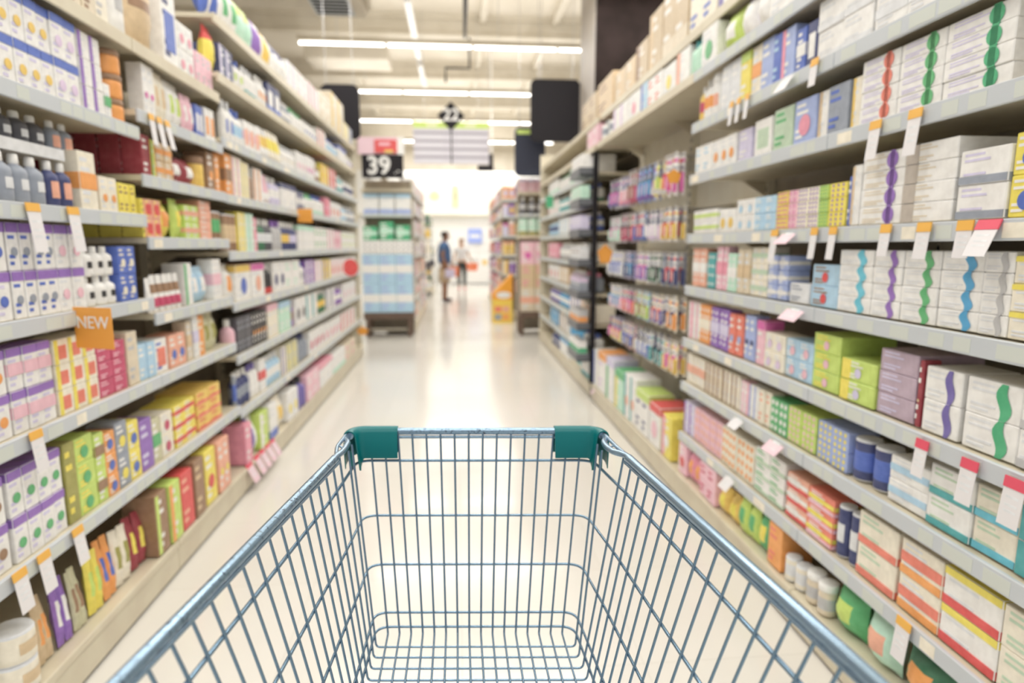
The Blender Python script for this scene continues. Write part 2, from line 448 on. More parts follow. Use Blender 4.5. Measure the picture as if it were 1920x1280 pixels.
  (2.83, 3.01, 'pouch rose s:orange', 0.167, 0.09, 1),
  (3.02, 3.13, 'carton pink s:red', 0.167, 0.09, 1),
 ]),
 ('P', 1.63, 1.22, 'top peg row on the right', [
  (3.43, 3.64, 'hang white p:magenta', 0.24, 0.05, 1),
  (3.66, 3.8, 'hang cream p:yellow', 0.23, 0.05, 1),
  (3.82, 4.17, 'hang periwinkle p:purple', 0.23, 0.05, 1),
  (4.19, 4.38, 'hang brown p:crimson', 0.24, 0.043, 1),
  (4.4, 4.61, 'hang lavender p:rose', 0.22, 0.043, 1),
  (4.64, 4.93, 'hang white p:indigo', 0.22, 0.056, 1),
 ]),
 ('P', 1.37, 1.22, 'second peg row on the right', [
  (3.39, 3.65, 'hang white p:gold', 0.2, 0.05, 1),
  (3.67, 3.95, 'hang white p:lilac', 0.2, 0.05, 1),
  (3.97, 4.27, 'hang slate p:blue', 0.21, 0.05, 1),
  (4.29, 4.58, 'hang mauve p:crimson', 0.21, 0.05, 1),
  (4.61, 4.91, 'hang white p:mint', 0.2, 0.056, 1),
 ]),
 ('P', 1.11, 1.22, 'third peg row on the right', [
  (3.36, 3.6, 'hang slate p:navy', 0.2, 0.05, 1),
  (3.62, 3.87, 'hang grey p:forest', 0.2, 0.05, 1),
  (3.89, 4.16, 'hang white p:purple', 0.2, 0.05, 1),
  (4.19, 4.46, 'hang lavender p:navy', 0.2, 0.05, 1),
  (4.49, 4.92, 'hang white p:silver', 0.2, 0.062, 1),
 ]),
 ('P', 0.86, 1.22, 'fourth peg row on the right', [
  (3.33, 3.55, 'hang cream p:orange', 0.2, 0.05, 1),
  (3.57, 3.82, 'hang cream p:indigo', 0.19, 0.05, 1),
  (3.84, 4.16, 'hang sky p:lime', 0.19, 0.05, 1),
  (4.18, 4.5, 'hang white p:tomato', 0.19, 0.05, 1),
  (4.53, 4.89, 'hang white p:pink', 0.19, 0.062, 1),
 ]),
 ('P', 0.61, 1.22, 'lowest peg row on the right', [
  (3.3, 3.52, 'hang cream p:gold', 0.2, 0.043, 1),
  (3.54, 3.79, 'hang white p:teal', 0.2, 0.05, 1),
  (3.82, 4.1, 'hang white p:blue', 0.19, 0.05, 1),
  (4.13, 4.44, 'hang pink p:brown', 0.19, 0.05, 1),
  (4.47, 4.83, 'hang lavender p:yellow', 0.19, 0.062, 1),
 ]),
 ('P', 0.15, 1.19, 'deck under the peg rows', [
  (3.24, 3.42, 'carton yellow V:rose s:white', 0.25, 0.12, 1),
  (3.44, 3.65, 'carton white t:red s:pink', 0.26, 0.16, 1),
  (3.67, 3.94, 'carton white x:navy t:lime', 0.28, 0.18, 1),
  (3.96, 4.24, 'carton white V:teal s:salmon', 0.32, 0.18, 1),
  (4.26, 4.52, 'carton mint V:yellow t:green', 0.3, 0.18, 1),
  (4.54, 4.79, 'carton white V:green t:lavender', 0.34, 0.18, 1),
  (4.81, 5.1, 'carton white x:lilac t:orange', 0.34, 0.2, 1),
  (5.12, 5.27, 'carton white V:blue', 0.32, 0.2, 1),
 ]),
 ('F', 2.01, 1.215, 'third shelf, far right bays', [
  (5.53, 6.02, 'carton white x:lavender', 0.157, 0.16, 1),
  (6.05, 6.67, 'carton mint s:white', 0.157, 0.18, 1),
  (6.74, 7.41, 'bottle white t:green', 0.15, 0.14, 1),
  (7.45, 8.22, 'carton white b:mint', 0.157, 0.3, 1),
 ]),
 ('F', 1.76, 1.215, 'fourth shelf, far right bays', [
  (5.5, 6.0, 'bottle white b:forest', 0.16, 0.14, 1),
  (6.03, 6.65, 'carton white s:slate', 0.17, 0.18, 1),
  (6.72, 7.39, 'bottle teal m:white', 0.17, 0.14, 1),
  (7.43, 8.21, 'carton white x:rose', 0.17, 0.3, 1),
 ]),
 ('F', 1.5, 1.215, 'fifth shelf, far right bays', [
  (5.48, 5.98, 'bottle blue m:white', 0.17, 0.14, 1),
  (6.0, 6.63, 'carton lavender s:blue', 0.17, 0.18, 1),
  (6.7, 7.37, 'carton white V:sky', 0.18, 0.18, 1),
  (7.41, 8.19, 'bottle sky m:navy', 0.18, 0.14, 1),
 ]),
 ('F', 1.22, 1.215, 'fifth shelf up, far right bays', [
  (5.45, 5.95, 'carton white s:brown', 0.17, 0.16, 1),
  (5.98, 6.61, 'bottle white s:navy', 0.17, 0.14, 1),
  (6.68, 7.35, 'bottle grey m:white', 0.18, 0.14, 1),
  (7.39, 8.18, 'carton rose x:white', 0.18, 0.3, 1),
 ]),
 ('F', 0.95, 1.215, 'fourth shelf up, far right bays', [
  (5.43, 5.93, 'bottle slate t:rose', 0.17, 0.14, 1),
  (5.95, 6.59, 'bottle mauve m:white', 0.17, 0.14, 1),
  (6.65, 7.33, 'carton tan V:white', 0.18, 0.18, 1),
  (7.37, 8.16, 'carton white s:red', 0.18, 0.3, 1),
 ]),
 ('F', 0.67, 1.215, 'third shelf up, far right bays', [
  (5.4, 5.9, 'carton cream V:orange', 0.17, 0.16, 1),
  (5.93, 6.57, 'carton white V:indigo', 0.18, 0.18, 1),
  (6.63, 7.31, 'bottle azure m:white', 0.18, 0.14, 1),
  (7.35, 8.05, 'bottle indigo m:white', 0.18, 0.14, 1),
 ]),
 ('F', 0.4, 1.215, 'second shelf up, far right bays', [
  (5.39, 5.88, 'bottle white b:forest', 0.17, 0.14, 1),
  (5.91, 6.55, 'bottle azure t:white', 0.18, 0.14, 1),
  (6.61, 7.29, 'carton white V:brown', 0.18, 0.18, 1),
  (7.33, 7.98, 'carton azure x:white', 0.18, 0.3, 1),
 ]),
 ('F', 0.15, 1.19, 'bottom deck, far right bays', [
  (5.39, 5.79, 'carton white b:teal', 0.17, 0.14, 1),
  (5.81, 6.36, 'bottle cream m:teal', 0.17, 0.14, 1),
  (6.39, 7.05, 'carton white t:azure', 0.17, 0.18, 1),
  (7.08, 7.66, 'bottle navy s:white', 0.17, 0.14, 1),
 ]),
]

# ------------------------------------------------------------------ colours and materials
PAL = dict(white=(.86,.85,.83), cream=(.86,.80,.66), beige=(.74,.64,.48), tan=(.70,.52,.30), kraft=(.60,.46,.28), khaki=(.62,.60,.38),
 brown=(.34,.19,.10), taupe=(.50,.44,.38), grey=(.52,.52,.53), silver=(.74,.76,.79), slate=(.30,.34,.42), charcoal=(.09,.09,.11),
 black=(.03,.03,.035), navy=(.045,.06,.20), blue=(.08,.16,.60), azure=(.05,.38,.70), sky=(.42,.66,.86), cyan=(.10,.55,.72),
 periwinkle=(.36,.46,.80), indigo=(.17,.13,.45), purple=(.30,.14,.55), lavender=(.66,.62,.84), lilac=(.76,.60,.82),
 mauve=(.50,.38,.48), magenta=(.75,.12,.45), pink=(.88,.52,.62), rose=(.85,.30,.42), crimson=(.62,.06,.16),
 red=(.78,.06,.06), darkred=(.36,.03,.05), tomato=(.86,.20,.13), salmon=(.88,.42,.28), orange=(.92,.36,.06),
 gold=(.86,.58,.08), yellow=(.88,.74,.05), lime=(.56,.74,.12), green=(.09,.48,.17), emerald=(.04,.45,.20),
 forest=(.04,.20,.10), olive=(.36,.34,.06), mint=(.52,.82,.66), sage=(.52,.68,.50), teal=(.05,.42,.44))
for _k, _c in list(PAL.items()):      # printed card is a little chalkier than pure ink
    _l = .3*_c[0]+.55*_c[1]+.15*_c[2]; PAL[_k] = tuple(_l+(v-_l)*.88+.012 for v in _c)
_mc = {}
def principled(name, rgb, rough=.5, metal=0., spec=.5, coat=0.):
    m = D.materials.new(name); m.use_nodes = True
    b = m.node_tree.nodes['Principled BSDF']
    b.inputs['Base Color'].default_value = (*rgb, 1)
    b.inputs['Roughness'].default_value = rough
    b.inputs['Metallic'].default_value = metal
    b.inputs['Specular IOR Level'].default_value = spec
    b.inputs['Coat Weight'].default_value = coat
    return m
def noisy(m, scale, c2, lo=.4, hi=.6, detail=3, bump=0., fac=1.0):
    """mix a second colour into the base by object-space noise, optional bump"""
    nt = m.node_tree; b = nt.nodes['Principled BSDF']
    tc = nt.nodes.new('ShaderNodeTexCoord'); n = nt.nodes.new('ShaderNodeTexNoise')
    n.inputs['Scale'].default_value = scale; n.inputs['Detail'].default_value = detail
    nt.links.new(tc.outputs['Object'], n.inputs['Vector'])
    r = nt.nodes.new('ShaderNodeMapRange')
    r.inputs['From Min'].default_value = lo; r.inputs['From Max'].default_value = hi
    r.inputs['To Max'].default_value = fac
    nt.links.new(n.outputs['Fac'], r.inputs['Value'])
    mx = nt.nodes.new('ShaderNodeMix'); mx.data_type = 'RGBA'
    mx.inputs['A'].default_value = b.inputs['Base Color'].default_value[:]
    mx.inputs['B'].default_value = (*c2, 1)
    nt.links.new(r.outputs['Result'], mx.inputs['Factor'])
    nt.links.new(mx.outputs['Result'], b.inputs['Base Color'])
    if bump:
        bp = nt.nodes.new('ShaderNodeBump'); bp.inputs['Strength'].default_value = bump
        bp.inputs['Distance'].default_value = .01
        nt.links.new(n.outputs['Fac'], bp.inputs['Height'])
        nt.links.new(bp.outputs['Normal'], b.inputs['Normal'])
    return m
def pal(name):
    """printed card or plastic in a palette colour, with a faint procedural mottling"""
    if name not in _mc:
        c = PAL[name]
        m = principled('print_' + name, c, .42, 0, .5)
        _mc[name] = noisy(m, 35, tuple(min(1, v * 1.12 + .03) for v in c), .35, .7)
    return _mc[name]
M = {}
M['shelf_grey'] = principled('shelf_edge_grey', (.60, .64, .68), .4)
M['shelf_label'] = principled('shelf_edge_label', (.66, .70, .66), .5)
M['shelf_cream'] = noisy(principled('shelf_cream', (.72, .66, .51), .4), 8, (.68, .61, .47))
M['frame_cream'] = noisy(principled('frame_cream', (.80, .75, .62), .4), 6, (.76, .70, .56))
M['back_shaded'] = noisy(principled('back_panel_shaded', (.36, .31, .24), .6), 6, (.31, .27, .21))  # cream panel darkened: shade in the gaps behind the goods, put into its colour
M['dark'] = principled('dark_board', (.022, .020, .024), .6, 0, .2)
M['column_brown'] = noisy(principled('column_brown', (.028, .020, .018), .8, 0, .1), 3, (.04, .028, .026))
M['column_pale'] = noisy(principled('column_pale', (.46, .42, .39), .6), 3, (.5, .45, .4))
M['wood'] = noisy(principled('dark_wood', (.12, .08, .06), .5), 20, (.17, .11, .08))
M['steel'] = principled('hook_steel', (.62, .62, .62), .3, .8)
M['tube'] = None
def emission(name, rgb, s):
    m = D.materials.new(name); m.use_nodes = True
    nt = m.node_tree; nt.nodes.clear()
    e = nt.nodes.new('ShaderNodeEmission'); o = nt.nodes.new('ShaderNodeOutputMaterial')
    e.inputs['Color'].default_value = (*rgb, 1); e.inputs['Strength'].default_value = s
    nt.links.new(e.outputs[0], o.inputs[0]); return m
M['tube'] = emission('lit_tube', (1, .97, .93), 6)

def floor_material():
    m = principled('polished_tile', (.78, .73, .64), .12, 0, .5, .12)
    nt = m.node_tree; b = nt.nodes['Principled BSDF']
    b.inputs['Coat Roughness'].default_value = .06
    tc = nt.nodes.new('ShaderNodeTexCoord')
    br = nt.nodes.new('ShaderNodeTexBrick')
    br.offset = 0.0
    br.inputs['Scale'].default_value = 1.0
    br.inputs['Brick Width'].default_value = .6; br.inputs['Row Height'].default_value = .6
    br.inputs['Mortar Size'].default_value = .002
    br.inputs['Color1'].default_value = (.82, .80, .755, 1); br.inputs['Color2'].default_value = (.80, .78, .735, 1)
    br.inputs['Mortar'].default_value = (.73, .71, .66, 1)
    nt.links.new(tc.outputs['Object'], br.inputs['Vector'])
    n = nt.nodes.new('ShaderNodeTexNoise'); n.inputs['Scale'].default_value = 1.5; n.inputs['Detail'].default_value = 4
    nt.links.new(tc.outputs['Object'], n.inputs['Vector'])
    mx = nt.nodes.new('ShaderNodeMix'); mx.data_type = 'RGBA'; mx.blend_type = 'MULTIPLY'
    mx.inputs['B'].default_value = (.95, .94, .92, 1)
    nt.links.new(n.outputs['Fac'], mx.inputs['Factor']); nt.links.new(br.outputs['Color'], mx.inputs['A'])
    nt.links.new(mx.outputs['Result'], b.inputs['Base Color'])
    r = nt.nodes.new('ShaderNodeMapRange'); r.inputs['To Min'].default_value = .10; r.inputs['To Max'].default_value = .24
    nt.links.new(n.outputs['Fac'], r.inputs['Value']); nt.links.new(r.outputs['Result'], b.inputs['Roughness'])
    return m
M['floor'] = floor_material()
M['ceiling'] = noisy(principled('ceiling_paint', (.80, .74, .63), .8), 1.2, (.70, .64, .53), .35, .65)
M['ceiling_beam'] = noisy(principled('ceiling_beam_paint', (.74, .68, .57), .7), 2, (.66, .60, .49))
M['wall'] = noisy(principled('wall_paint', (.90, .89, .86), .7), 1.0, (.87, .86, .83))

# ------------------------------------------------------------------ mesh helpers
class MB:
    """collects shapes; build() links them as ONE mesh object"""
    def __init__(s): s.v = []; s.f = []; s.mi = []; s.m = []; s.sm = []
    def mat(s, m):
        if m not in s.m: s.m.append(m)
        return s.m.index(m)
    def add(s, vs, fs, m, smooth=False):
        k = len(s.v); i = s.mat(m); s.v += [tuple(v) for v in vs]
        for f in fs: s.f.append([k + a for a in f]); s.mi.append(i); s.sm.append(smooth)
    def box(s, x0, x1, y0, y1, z0, z1, m, c=0.):
        if x0 > x1: x0, x1 = x1, x0
        if y0 > y1: y0, y1 = y1, y0
        if c <= 0:
            vs = [(x, y, z) for x in (x0, x1) for y in (y0, y1) for z in (z0, z1)]
            s.add(vs, [(0,1,3,2),(4,6,7,5),(0,4,5,1),(2,3,7,6),(0,2,6,4),(1,5,7,3)], m); return
        vs = []; idx = {}
        X = (x0, x1); Y = (y0, y1); Z = (z0, z1)
        for i in (0,1):
            for j in (0,1):
                for k in (0,1):
                    sx, sy, sz = (1 if i == 0 else -1), (1 if j == 0 else -1), (1 if k == 0 else -1)
                    for a, p in enumerate(((X[i], Y[j]+sy*c, Z[k]+sz*c), (X[i]+sx*c, Y[j], Z[k]+sz*c), (X[i]+sx*c, Y[j]+sy*c, Z[k]))):
                        idx[(i,j,k,a)] = len(vs); vs.append(p)
        fs = []
        for i in (0,1): fs.append([idx[(i,j,k,0)] for j,k in ((0,0),(1,0),(1,1),(0,1))])
        for j in (0,1): fs.append([idx[(i,j,k,1)] for i,k in ((0,0),(1,0),(1,1),(0,1))])
        for k in (0,1): fs.append([idx[(i,j,k,2)] for i,j in ((0,0),(1,0),(1,1),(0,1))])
        for i in (0,1):
            for j in (0,1): fs.append([idx[(i,j,0,0)], idx[(i,j,1,0)], idx[(i,j,1,1)], idx[(i,j,0,1)]])
            for k in (0,1): fs.append([idx[(i,0,k,0)], idx[(i,1,k,0)], idx[(i,1,k,2)], idx[(i,0,k,2)]])
        for j in (0,1):
            for k in (0,1): fs.append([idx[(0,j,k,1)], idx[(1,j,k,1)], idx[(1,j,k,2)], idx[(0,j,k,2)]])
        for i in (0,1):
            for j in (0,1):
                for k in (0,1): fs.append([idx[(i,j,k,0)], idx[(i,j,k,1)], idx[(i,j,k,2)]])
        s.add(vs, fs, m)
    def lathe(s, prof, m, n=14, cx=0, cy=0, mats=None, ry=1.0):
        """prof = [(r, z)]; mats = material of each ring band"""
        k = len(s.v)
        for r, z in prof:
            for a in range(n): s.v.append((cx + r*cos(2*pi*a/n), cy + ry*r*sin(2*pi*a/n), z))
        for i in range(len(prof)-1):
            mi = s.mat(mats[i] if mats else m)
            for a in range(n):
                b = (a+1) % n
                s.f.append([k+i*n+a, k+i*n+b, k+(i+1)*n+b, k+(i+1)*n+a]); s.mi.append(mi); s.sm.append(True)
        for i, rev in ((0, True), (len(prof)-1, False)):
            f = [k+i*n+a for a in range(n)]
            s.f.append(f[::-1] if rev else f); s.mi.append(s.mat(mats[min(i, len(mats)-1)] if mats else m)); s.sm.append(False)
    def tube(s, pts, r, m, n=8, caps=True, flat=None):
        pts = [Vector(p) for p in pts]; N = len(pts)
        if N < 2: return
        rr = r if isinstance(r, (list, tuple)) else [r]*N
        t0 = (pts[1]-pts[0]).normalized()
        up = Vector((0,0,1)) if abs(t0.z) < .9 else Vector((0,1,0))
        u = t0.cross(up).normalized(); vs = []
        for i in range(N):
            t = (pts[min(i+1,N-1)]-pts[max(i-1,0)]).normalized()
            u = (u - t*u.dot(t)).normalized(); w = t.cross(u)
            for a in range(n):
                an = 2*pi*a/n
                vs.append(pts[i] + (u*cos(an) + w*sin(an)*(flat or 1))*rr[i])
        fs = [(i*n+a, i*n+(a+1)%n, (i+1)*n+(a+1)%n, (i+1)*n+a) for i in range(N-1) for a in range(n)]
        s.add(vs, fs, m, True)
        if caps: s.add(vs[:n], [list(range(n))[::-1]], m); s.add(vs[-n:], [list(range(n))], m)
    def disc(s, c, ax, r, m, n=14, ru=1.0):
        """flat n-gon in the plane normal to ax ('x' or 'y')"""
        vs = []
        for a in range(n):
            p, q = r*cos(2*pi*a/n), r*ru*sin(2*pi*a/n)
            vs.append((c[0], c[1]+p, c[2]+q) if ax == 'x' else (c[0]+p, c[1], c[2]+q))
        s.add(vs, [list(range(n))], m)
    def mesh(s, name):
        me = D.meshes.new(name); me.from_pydata(s.v, [], s.f)
        for m in s.m: me.materials.append(m)
        me.polygons.foreach_set('material_index', s.mi); me.polygons.foreach_set('use_smooth', s.sm)
        bm = bmesh.new(); bm.from_mesh(me); bmesh.ops.recalc_face_normals(bm, faces=bm.faces); bm.to_mesh(me); bm.free()
        return me
    def build(s, name, parent=None, loc=None, rot=None):
        o = D.objects.new(name, s.mesh(name)); COL.objects.link(o)
        if parent: o.parent = parent
        if loc: o.location = loc
        if rot: o.rotation_euler = rot
        return o
def link(name, me, parent=None, loc=(0,0,0), rz=0.):
    o = D.objects.new(name, me); COL.objects.link(o)
    o.parent = parent; o.location = loc; o.rotation_euler = (0, 0, rz); return o
def tag(o, label, cat, group=None):
    o['label'] = label; o['category'] = cat
    if group: o['group'] = group
    return o
def thing(name, label, cat, loc=(0,0,0), rz=0., group=None):
    o = D.objects.new(name, None); COL.objects.link(o); o.empty_display_size = .1
    o.location = loc; o.rotation_euler = (0,0,rz)
    return tag(o, label, cat, group)
def structure(name, mb):
    o = mb.build(name); o['kind'] = 'structure'; return o
def arc(c, r, a0, a1, n, z):
    return [(c[0]+r*cos(a0+(a1-a0)*i/n), c[1]+r*sin(a0+(a1-a0)*i/n), z) for i in range(n+1)]

# ------------------------------------------------------------------ the room
mb = MB(); mb.box(-9, 9, -3, 22.4, -.1, 0, M['floor']); structure('floor', mb)
mb = MB(); mb.box(-9, 9, -3, 22.4, 5.6, 5.7, M['ceiling']); structure('ceiling', mb)
mb = MB(); mb.box(-9, 9, 22.3, 22.5, -.1, 5.7, M['wall']); structure('wall_back', mb)
mb = MB(); mb.box(-9.1, -9, -3, 22.5, -.1, 5.7, M['wall']); structure('wall_left', mb)
mb = MB(); mb.box(9, 9.1, -3, 22.5, -.1, 5.7, M['wall']); structure('wall_right', mb)
mb = MB(); mb.box(-9, 9, 20.6, 20.85, 3.78, 5.6, M['ceiling_beam']); structure('trim_1', mb)
mb = MB(); mb.box(-9, 9, 22.22, 22.3, 2.36, 2.46, principled('trim_beige', (.66,.62,.52), .6)); structure('trim_2', mb)
k = 3
for yb in (3.4, 6.4, 9.4, 12.3, 15.3, 18.2):
    mb = MB()
    mb.box(-9, 9, yb-.09, yb+.09, 5.52, 5.6, M['ceiling_beam']); mb.box(-9, 9, yb-.015, yb+.015, 5.27, 5.52, M['ceiling_beam'])
    mb.box(-9, 9, yb-.09, yb+.09, 5.22, 5.27, M['ceiling_beam'])
    structure('trim_%d' % k, mb); k += 1
for xb in (-5.2, -2.4, .55, 1.9, 4.6):
    mb = MB(); mb.box(xb-.06, xb+.06, -3, 20.6, 5.47, 5.598, M['ceiling_beam']); structure('trim_%d' % k, mb); k += 1
# column behind the right-hand bays: dark face towards the aisle end, pale side
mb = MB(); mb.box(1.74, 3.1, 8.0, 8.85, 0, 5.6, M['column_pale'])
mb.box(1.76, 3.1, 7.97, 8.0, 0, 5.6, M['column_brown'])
o = structure('trim_20', mb)

# overhead lamps
def lamp_row(y, x0, x1, where):
    t = thing('ceiling_light', 'long white fluorescent batten across the aisle, ' + where, 'ceiling light', (0, y, LAMP_Z), 0, 'fluorescent battens')
    b = MB(); b.box(x0, x1, -.05, .05, .04, .11, M['ceiling_beam'], .005); b.build('housing', t)
    L = (x1-x0)/4
    for i in range(4):
        b = MB(); a = x0+.03+i*L
        b.tube([(a, 0, .015), (a+L-.06, 0, .015)], .018, M['tube'], 10); b.build('tube', t)
    for x in (x0+.6, (x0+x1)/2+.4, x1-.6):
        b = MB(); b.tube([(x, 0, .11), (x, 0, 5.6-LAMP_Z)], .006, M['steel'], 6); b.build('hanger', t)
ords = ['nearest row behind the camera', 'over the cart', 'second above the near shelves', 'just above the top edge of the photo',
        'nearest one in the photo', 'second one in the photo', 'third one in the photo', 'fourth one in the photo', 'row over the back wall']
for y, w in zip(LIGHT_ROWS, ords):
    lamp_row(y, -2.4, 3.0, w)

# ducts, pipes, conduit
DUCT = noisy(principled('duct_paint', (.70, .64, .53), .6), 2, (.64, .58, .48))
t = thing('air_duct', 'beige air duct box with a slotted grille, above the left shelves', 'duct', (-2.05, 8.6, 4.5))
b = MB(); b.box(-3.6, .95, -.45, .45, 0, .42, DUCT, .02); b.build('casing', t)
b = MB(); b.box(.1, .9, -.4, .4, -.10, 0, DUCT, .02); b.build('outlet', t)
b = MB(); b.box(.25, .75, -.3, .3, -.115, -.1, M['shelf_grey'])
for i in range(5): b.box(.28, .72, -.26+i*.11, -.22+i*.11, -.125, -.115, M['dark'])
b.build('grille', t)
for x in (-3.2, .8): b = MB(); b.tube([(x, 0, .42), (x, 0, 1.1)], .01, M['steel'], 6); b.build('hanger', t)
t = thing('ceiling_pipe', 'white pipe running along the ceiling left of centre', 'pipe', (-.62, 0, 4.66))
b = MB(); b.tube([(0, 3, 0), (0, 14, 0)], .05, M['wall'], 12); b.build('pipe', t)
for y in (3.4, 6.4, 9.4, 12.3): b = MB(); b.tube([(0, y, .05), (0, y, .57)], .008, M['steel'], 6); b.build('hanger', t)
t = thing('electrical_conduit', 'dark conduit dropping from the ceiling near the middle', 'conduit', (.18, 0, -.3))
b = MB(); b.tube([(0, 3, 5.0), (0, 10.6, 5.0), (0, 10.65, 5.05), (0, 10.65, 5.9)], .022, M['dark'], 8); b.build('straight_run', t)
for y in (3.4, 6.4, 9.4): b = MB(); b.tube([(0, y, 5.01), (0, y, 5.53)], .008, M['dark'], 6); b.build('hanger', t)
t = thing('cranked_conduit', 'small dark cranked conduit below the second lamp row', 'conduit', (0, 12.3, 0))
b = MB(); b.tube([(.29, 0, 5.23), (.29, 0, 4.68), (-.16, 0, 4.68), (-.16, 0, 4.42)], .022, M['dark'], 8); b.build('pipe', t)
t = thing('duct_box', 'flat beige ceiling box left of centre beyond the first lamp', 'duct', (-2.2, 12.9, 4.85))
b = MB(); b.box(-.6, .95, -.4, .4, 0, .25, DUCT, .02); b.build('casing', t)
for x in (-.4, .7): b = MB(); b.tube([(x, 0, .25), (x, 0, .75)], .01, M['steel'], 6); b.build('hanger', t)

# ------------------------------------------------------------------ shelving bays
def bay(label, w, levels, loc, rz, height, depth=.44, deck=True, end_panel=(), back='back_shaded', group='shelving bays'):
    """local frame: shelf fronts at x=0 facing +x, back at x=-depth, y 0..w; levels = (z, setback, cream?)"""
    t = thing('shelving_bay', label, 'shelving', loc, rz, group)
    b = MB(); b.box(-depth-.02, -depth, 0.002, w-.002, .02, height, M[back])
    for i in range(1, int(height/.4)+1):
        if i*.4 < height: b.box(-depth, -depth+.002, 0.002, w-.002, i*.4, i*.4+.006, M['frame_cream'])
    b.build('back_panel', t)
    for y in (.003, w-.028):
        b = MB(); b.box(-depth, -depth+.04, y, y+.025, .02, height, M['frame_cream'])
        z = .2
        while z < height-.05: b.box(-depth+.04, -depth+.0405, y+.008, y+.017, z, z+.03, M['dark']); z += .06
        b.build('upright', t)
    for z, sb, cream in levels:
        m = M['shelf_cream'] if cream else M['shelf_grey']
        b = MB(); b.box(-depth+.04, -sb-.004, .002, w-.002, z-.022, z, M['shelf_cream']); s = b.build('shelf', t)
        b = MB(); b.box(-sb-.004, -sb+.008, .002, w-.002, z-.045, z+.003, m, .002)
        if not cream:
            y = .03 + random.random()*.05
            while y < w-.09:
                l = random.choice((.05, .07, .09))
                b.box(-sb+.008, -sb+.0088, y, y+l, z-.039, z-.006, M['shelf_label'] if random.random() < .93 else pal('cream'))
                y += l + random.choice((.01, .03, .07, .14))
        b.build('price_rail', s)
        for y in (.006, w-.012):
            b = MB(); b.add([(-depth+.04, y, z-.022), (-.27, y, z-.022), (-depth+.04, y, z-.1),
                             (-depth+.04, y+.004, z-.022), (-.27, y+.004, z-.022), (-depth+.04, y+.004, z-.1)],
                            [(0,1,2),(3,5,4),(0,3,4,1),(1,4,5,2),(0,2,5,3)], M['shelf_cream']); b.build('bracket', s)
    if deck:
        b = MB(); b.box(-depth, .02, .002, w-.002, .115, .145, M['shelf_cream'], .004); b.build('base_deck', t)
        b = MB(); b.box(0, .012, .002, w-.002, .012, .115, M['shelf_cream'], .003); b.box(-.04, -.02, .002, w-.002, 0, .02, M['dark']); b.build('kick_plate', t)
    for y in end_panel:
        b = MB(); b.box(-depth, .005, y-.012 if y else -.012, y+.012, .0, height, M['frame_cream'], .003); b.build('end_panel', t)
    return t

nearL = [(2.13,.0,1),(1.81,0,0),(1.485,0,0),(1.165,0,0),(.85,0,0),(.5,0,0)]
bay('cream and grey shelving bay at the left edge of the photo', 1.12, nearL, (-1.2, 1.42, 0), 0, 2.2)
bay('left shelving bay holding the dark red cartons', .86, [(2.13,0,1),(1.88,0,0),(1.64,0,0),(1.4,0,0),(1.1,0,0),(.85,0,0),(.5,0,0)], (-1.2, 2.54, 0), 0, 2.2)
farL = [(2.52,0,1),(2.24,0,1),(1.92,0,0),(1.635,0,0),(1.335,0,0),(1.06,0,0),(.77,0,0),(.47,0,0)]
for i, w in enumerate(['left shelving bay, third from the camera', 'left shelving bay, fourth from the camera', 'left shelving bay, fifth from the camera',
          'left shelving bay with the round red disc', 'last left shelving bay before the cross aisle']):
    bay(w, .87, farL, (-1.2, 3.4+.87*i, 0), 0, 2.62, end_panel=(.87,) if i == 4 else ())
# narrow tray inside the nearest left bay
t = thing('bottle_tray', 'narrow white tray carrying small bottles inside the nearest left bay', 'tray', (-1.24, 1.44, 1.637))
b = MB(); b.box(-.18, 0, 0, .69, 0, .012, pal('white')); b.build('tray_base', t)
b = MB(); b.box(0, .006, 0, .69, -.004, .03, pal('silver')); b.build('front_lip', t)
for y in (.0, .34, .68): b = MB(); b.box(-.18, -.17, y, y+.01, -.152, 0, pal('silver')); b.build('support', t)

nearR = [(2.455,.03,1),(2.22,0,0),(1.97,0,0),(1.72,0,0),(1.425,0,0),(1.16,0,0),(.885,0,0),(.65,0,0),(.37,0,0)]
PI = pi
bay('grey shelving bay at the right edge of the photo', 1.15, nearR, (1.2, 1.95, 0), PI, 2.6)
bay('right shelving bay of stacked cartons beside the peg rows', 1.19, nearR, (1.2, 3.14, 0), PI, 2.6)
for y, w in ((4.2, 'right bay with packs on peg hooks, nearer half'), (5.28, 'right bay with packs on peg hooks, farther half')):
    L = 1.06 if y < 5 else 1.08
    t = bay(w, L, [(2.455,.03,1),(2.22,0,1)], (1.2, y, 0), PI, 2.6, back='frame_cream')
    for z in (1.88, 1.62, 1.36, 1.1, .84):
        b = MB(); b.box(-.44, -.415, .03, L-.03, z-.012, z+.012, M['frame_cream'], .003); bar = b.build('peg_bar', t)
far_levels = [(2.455,.03,1),(2.22,0,1),(2.0,0,0),(1.75,0,0),(1.49,0,0),(1.21,0,0),(.94,0,0),(.66,0,0),(.39,0,0)]
bay('far right shelving bay beside the dark-sided bin tower', 1.72, far_levels, (1.2, 7.1, 0), PI, 2.6)
bay('last right shelving bay with the cream end panel', 1.75, far_levels, (1.2, 8.86, 0), PI, 2.62, end_panel=(.0,))
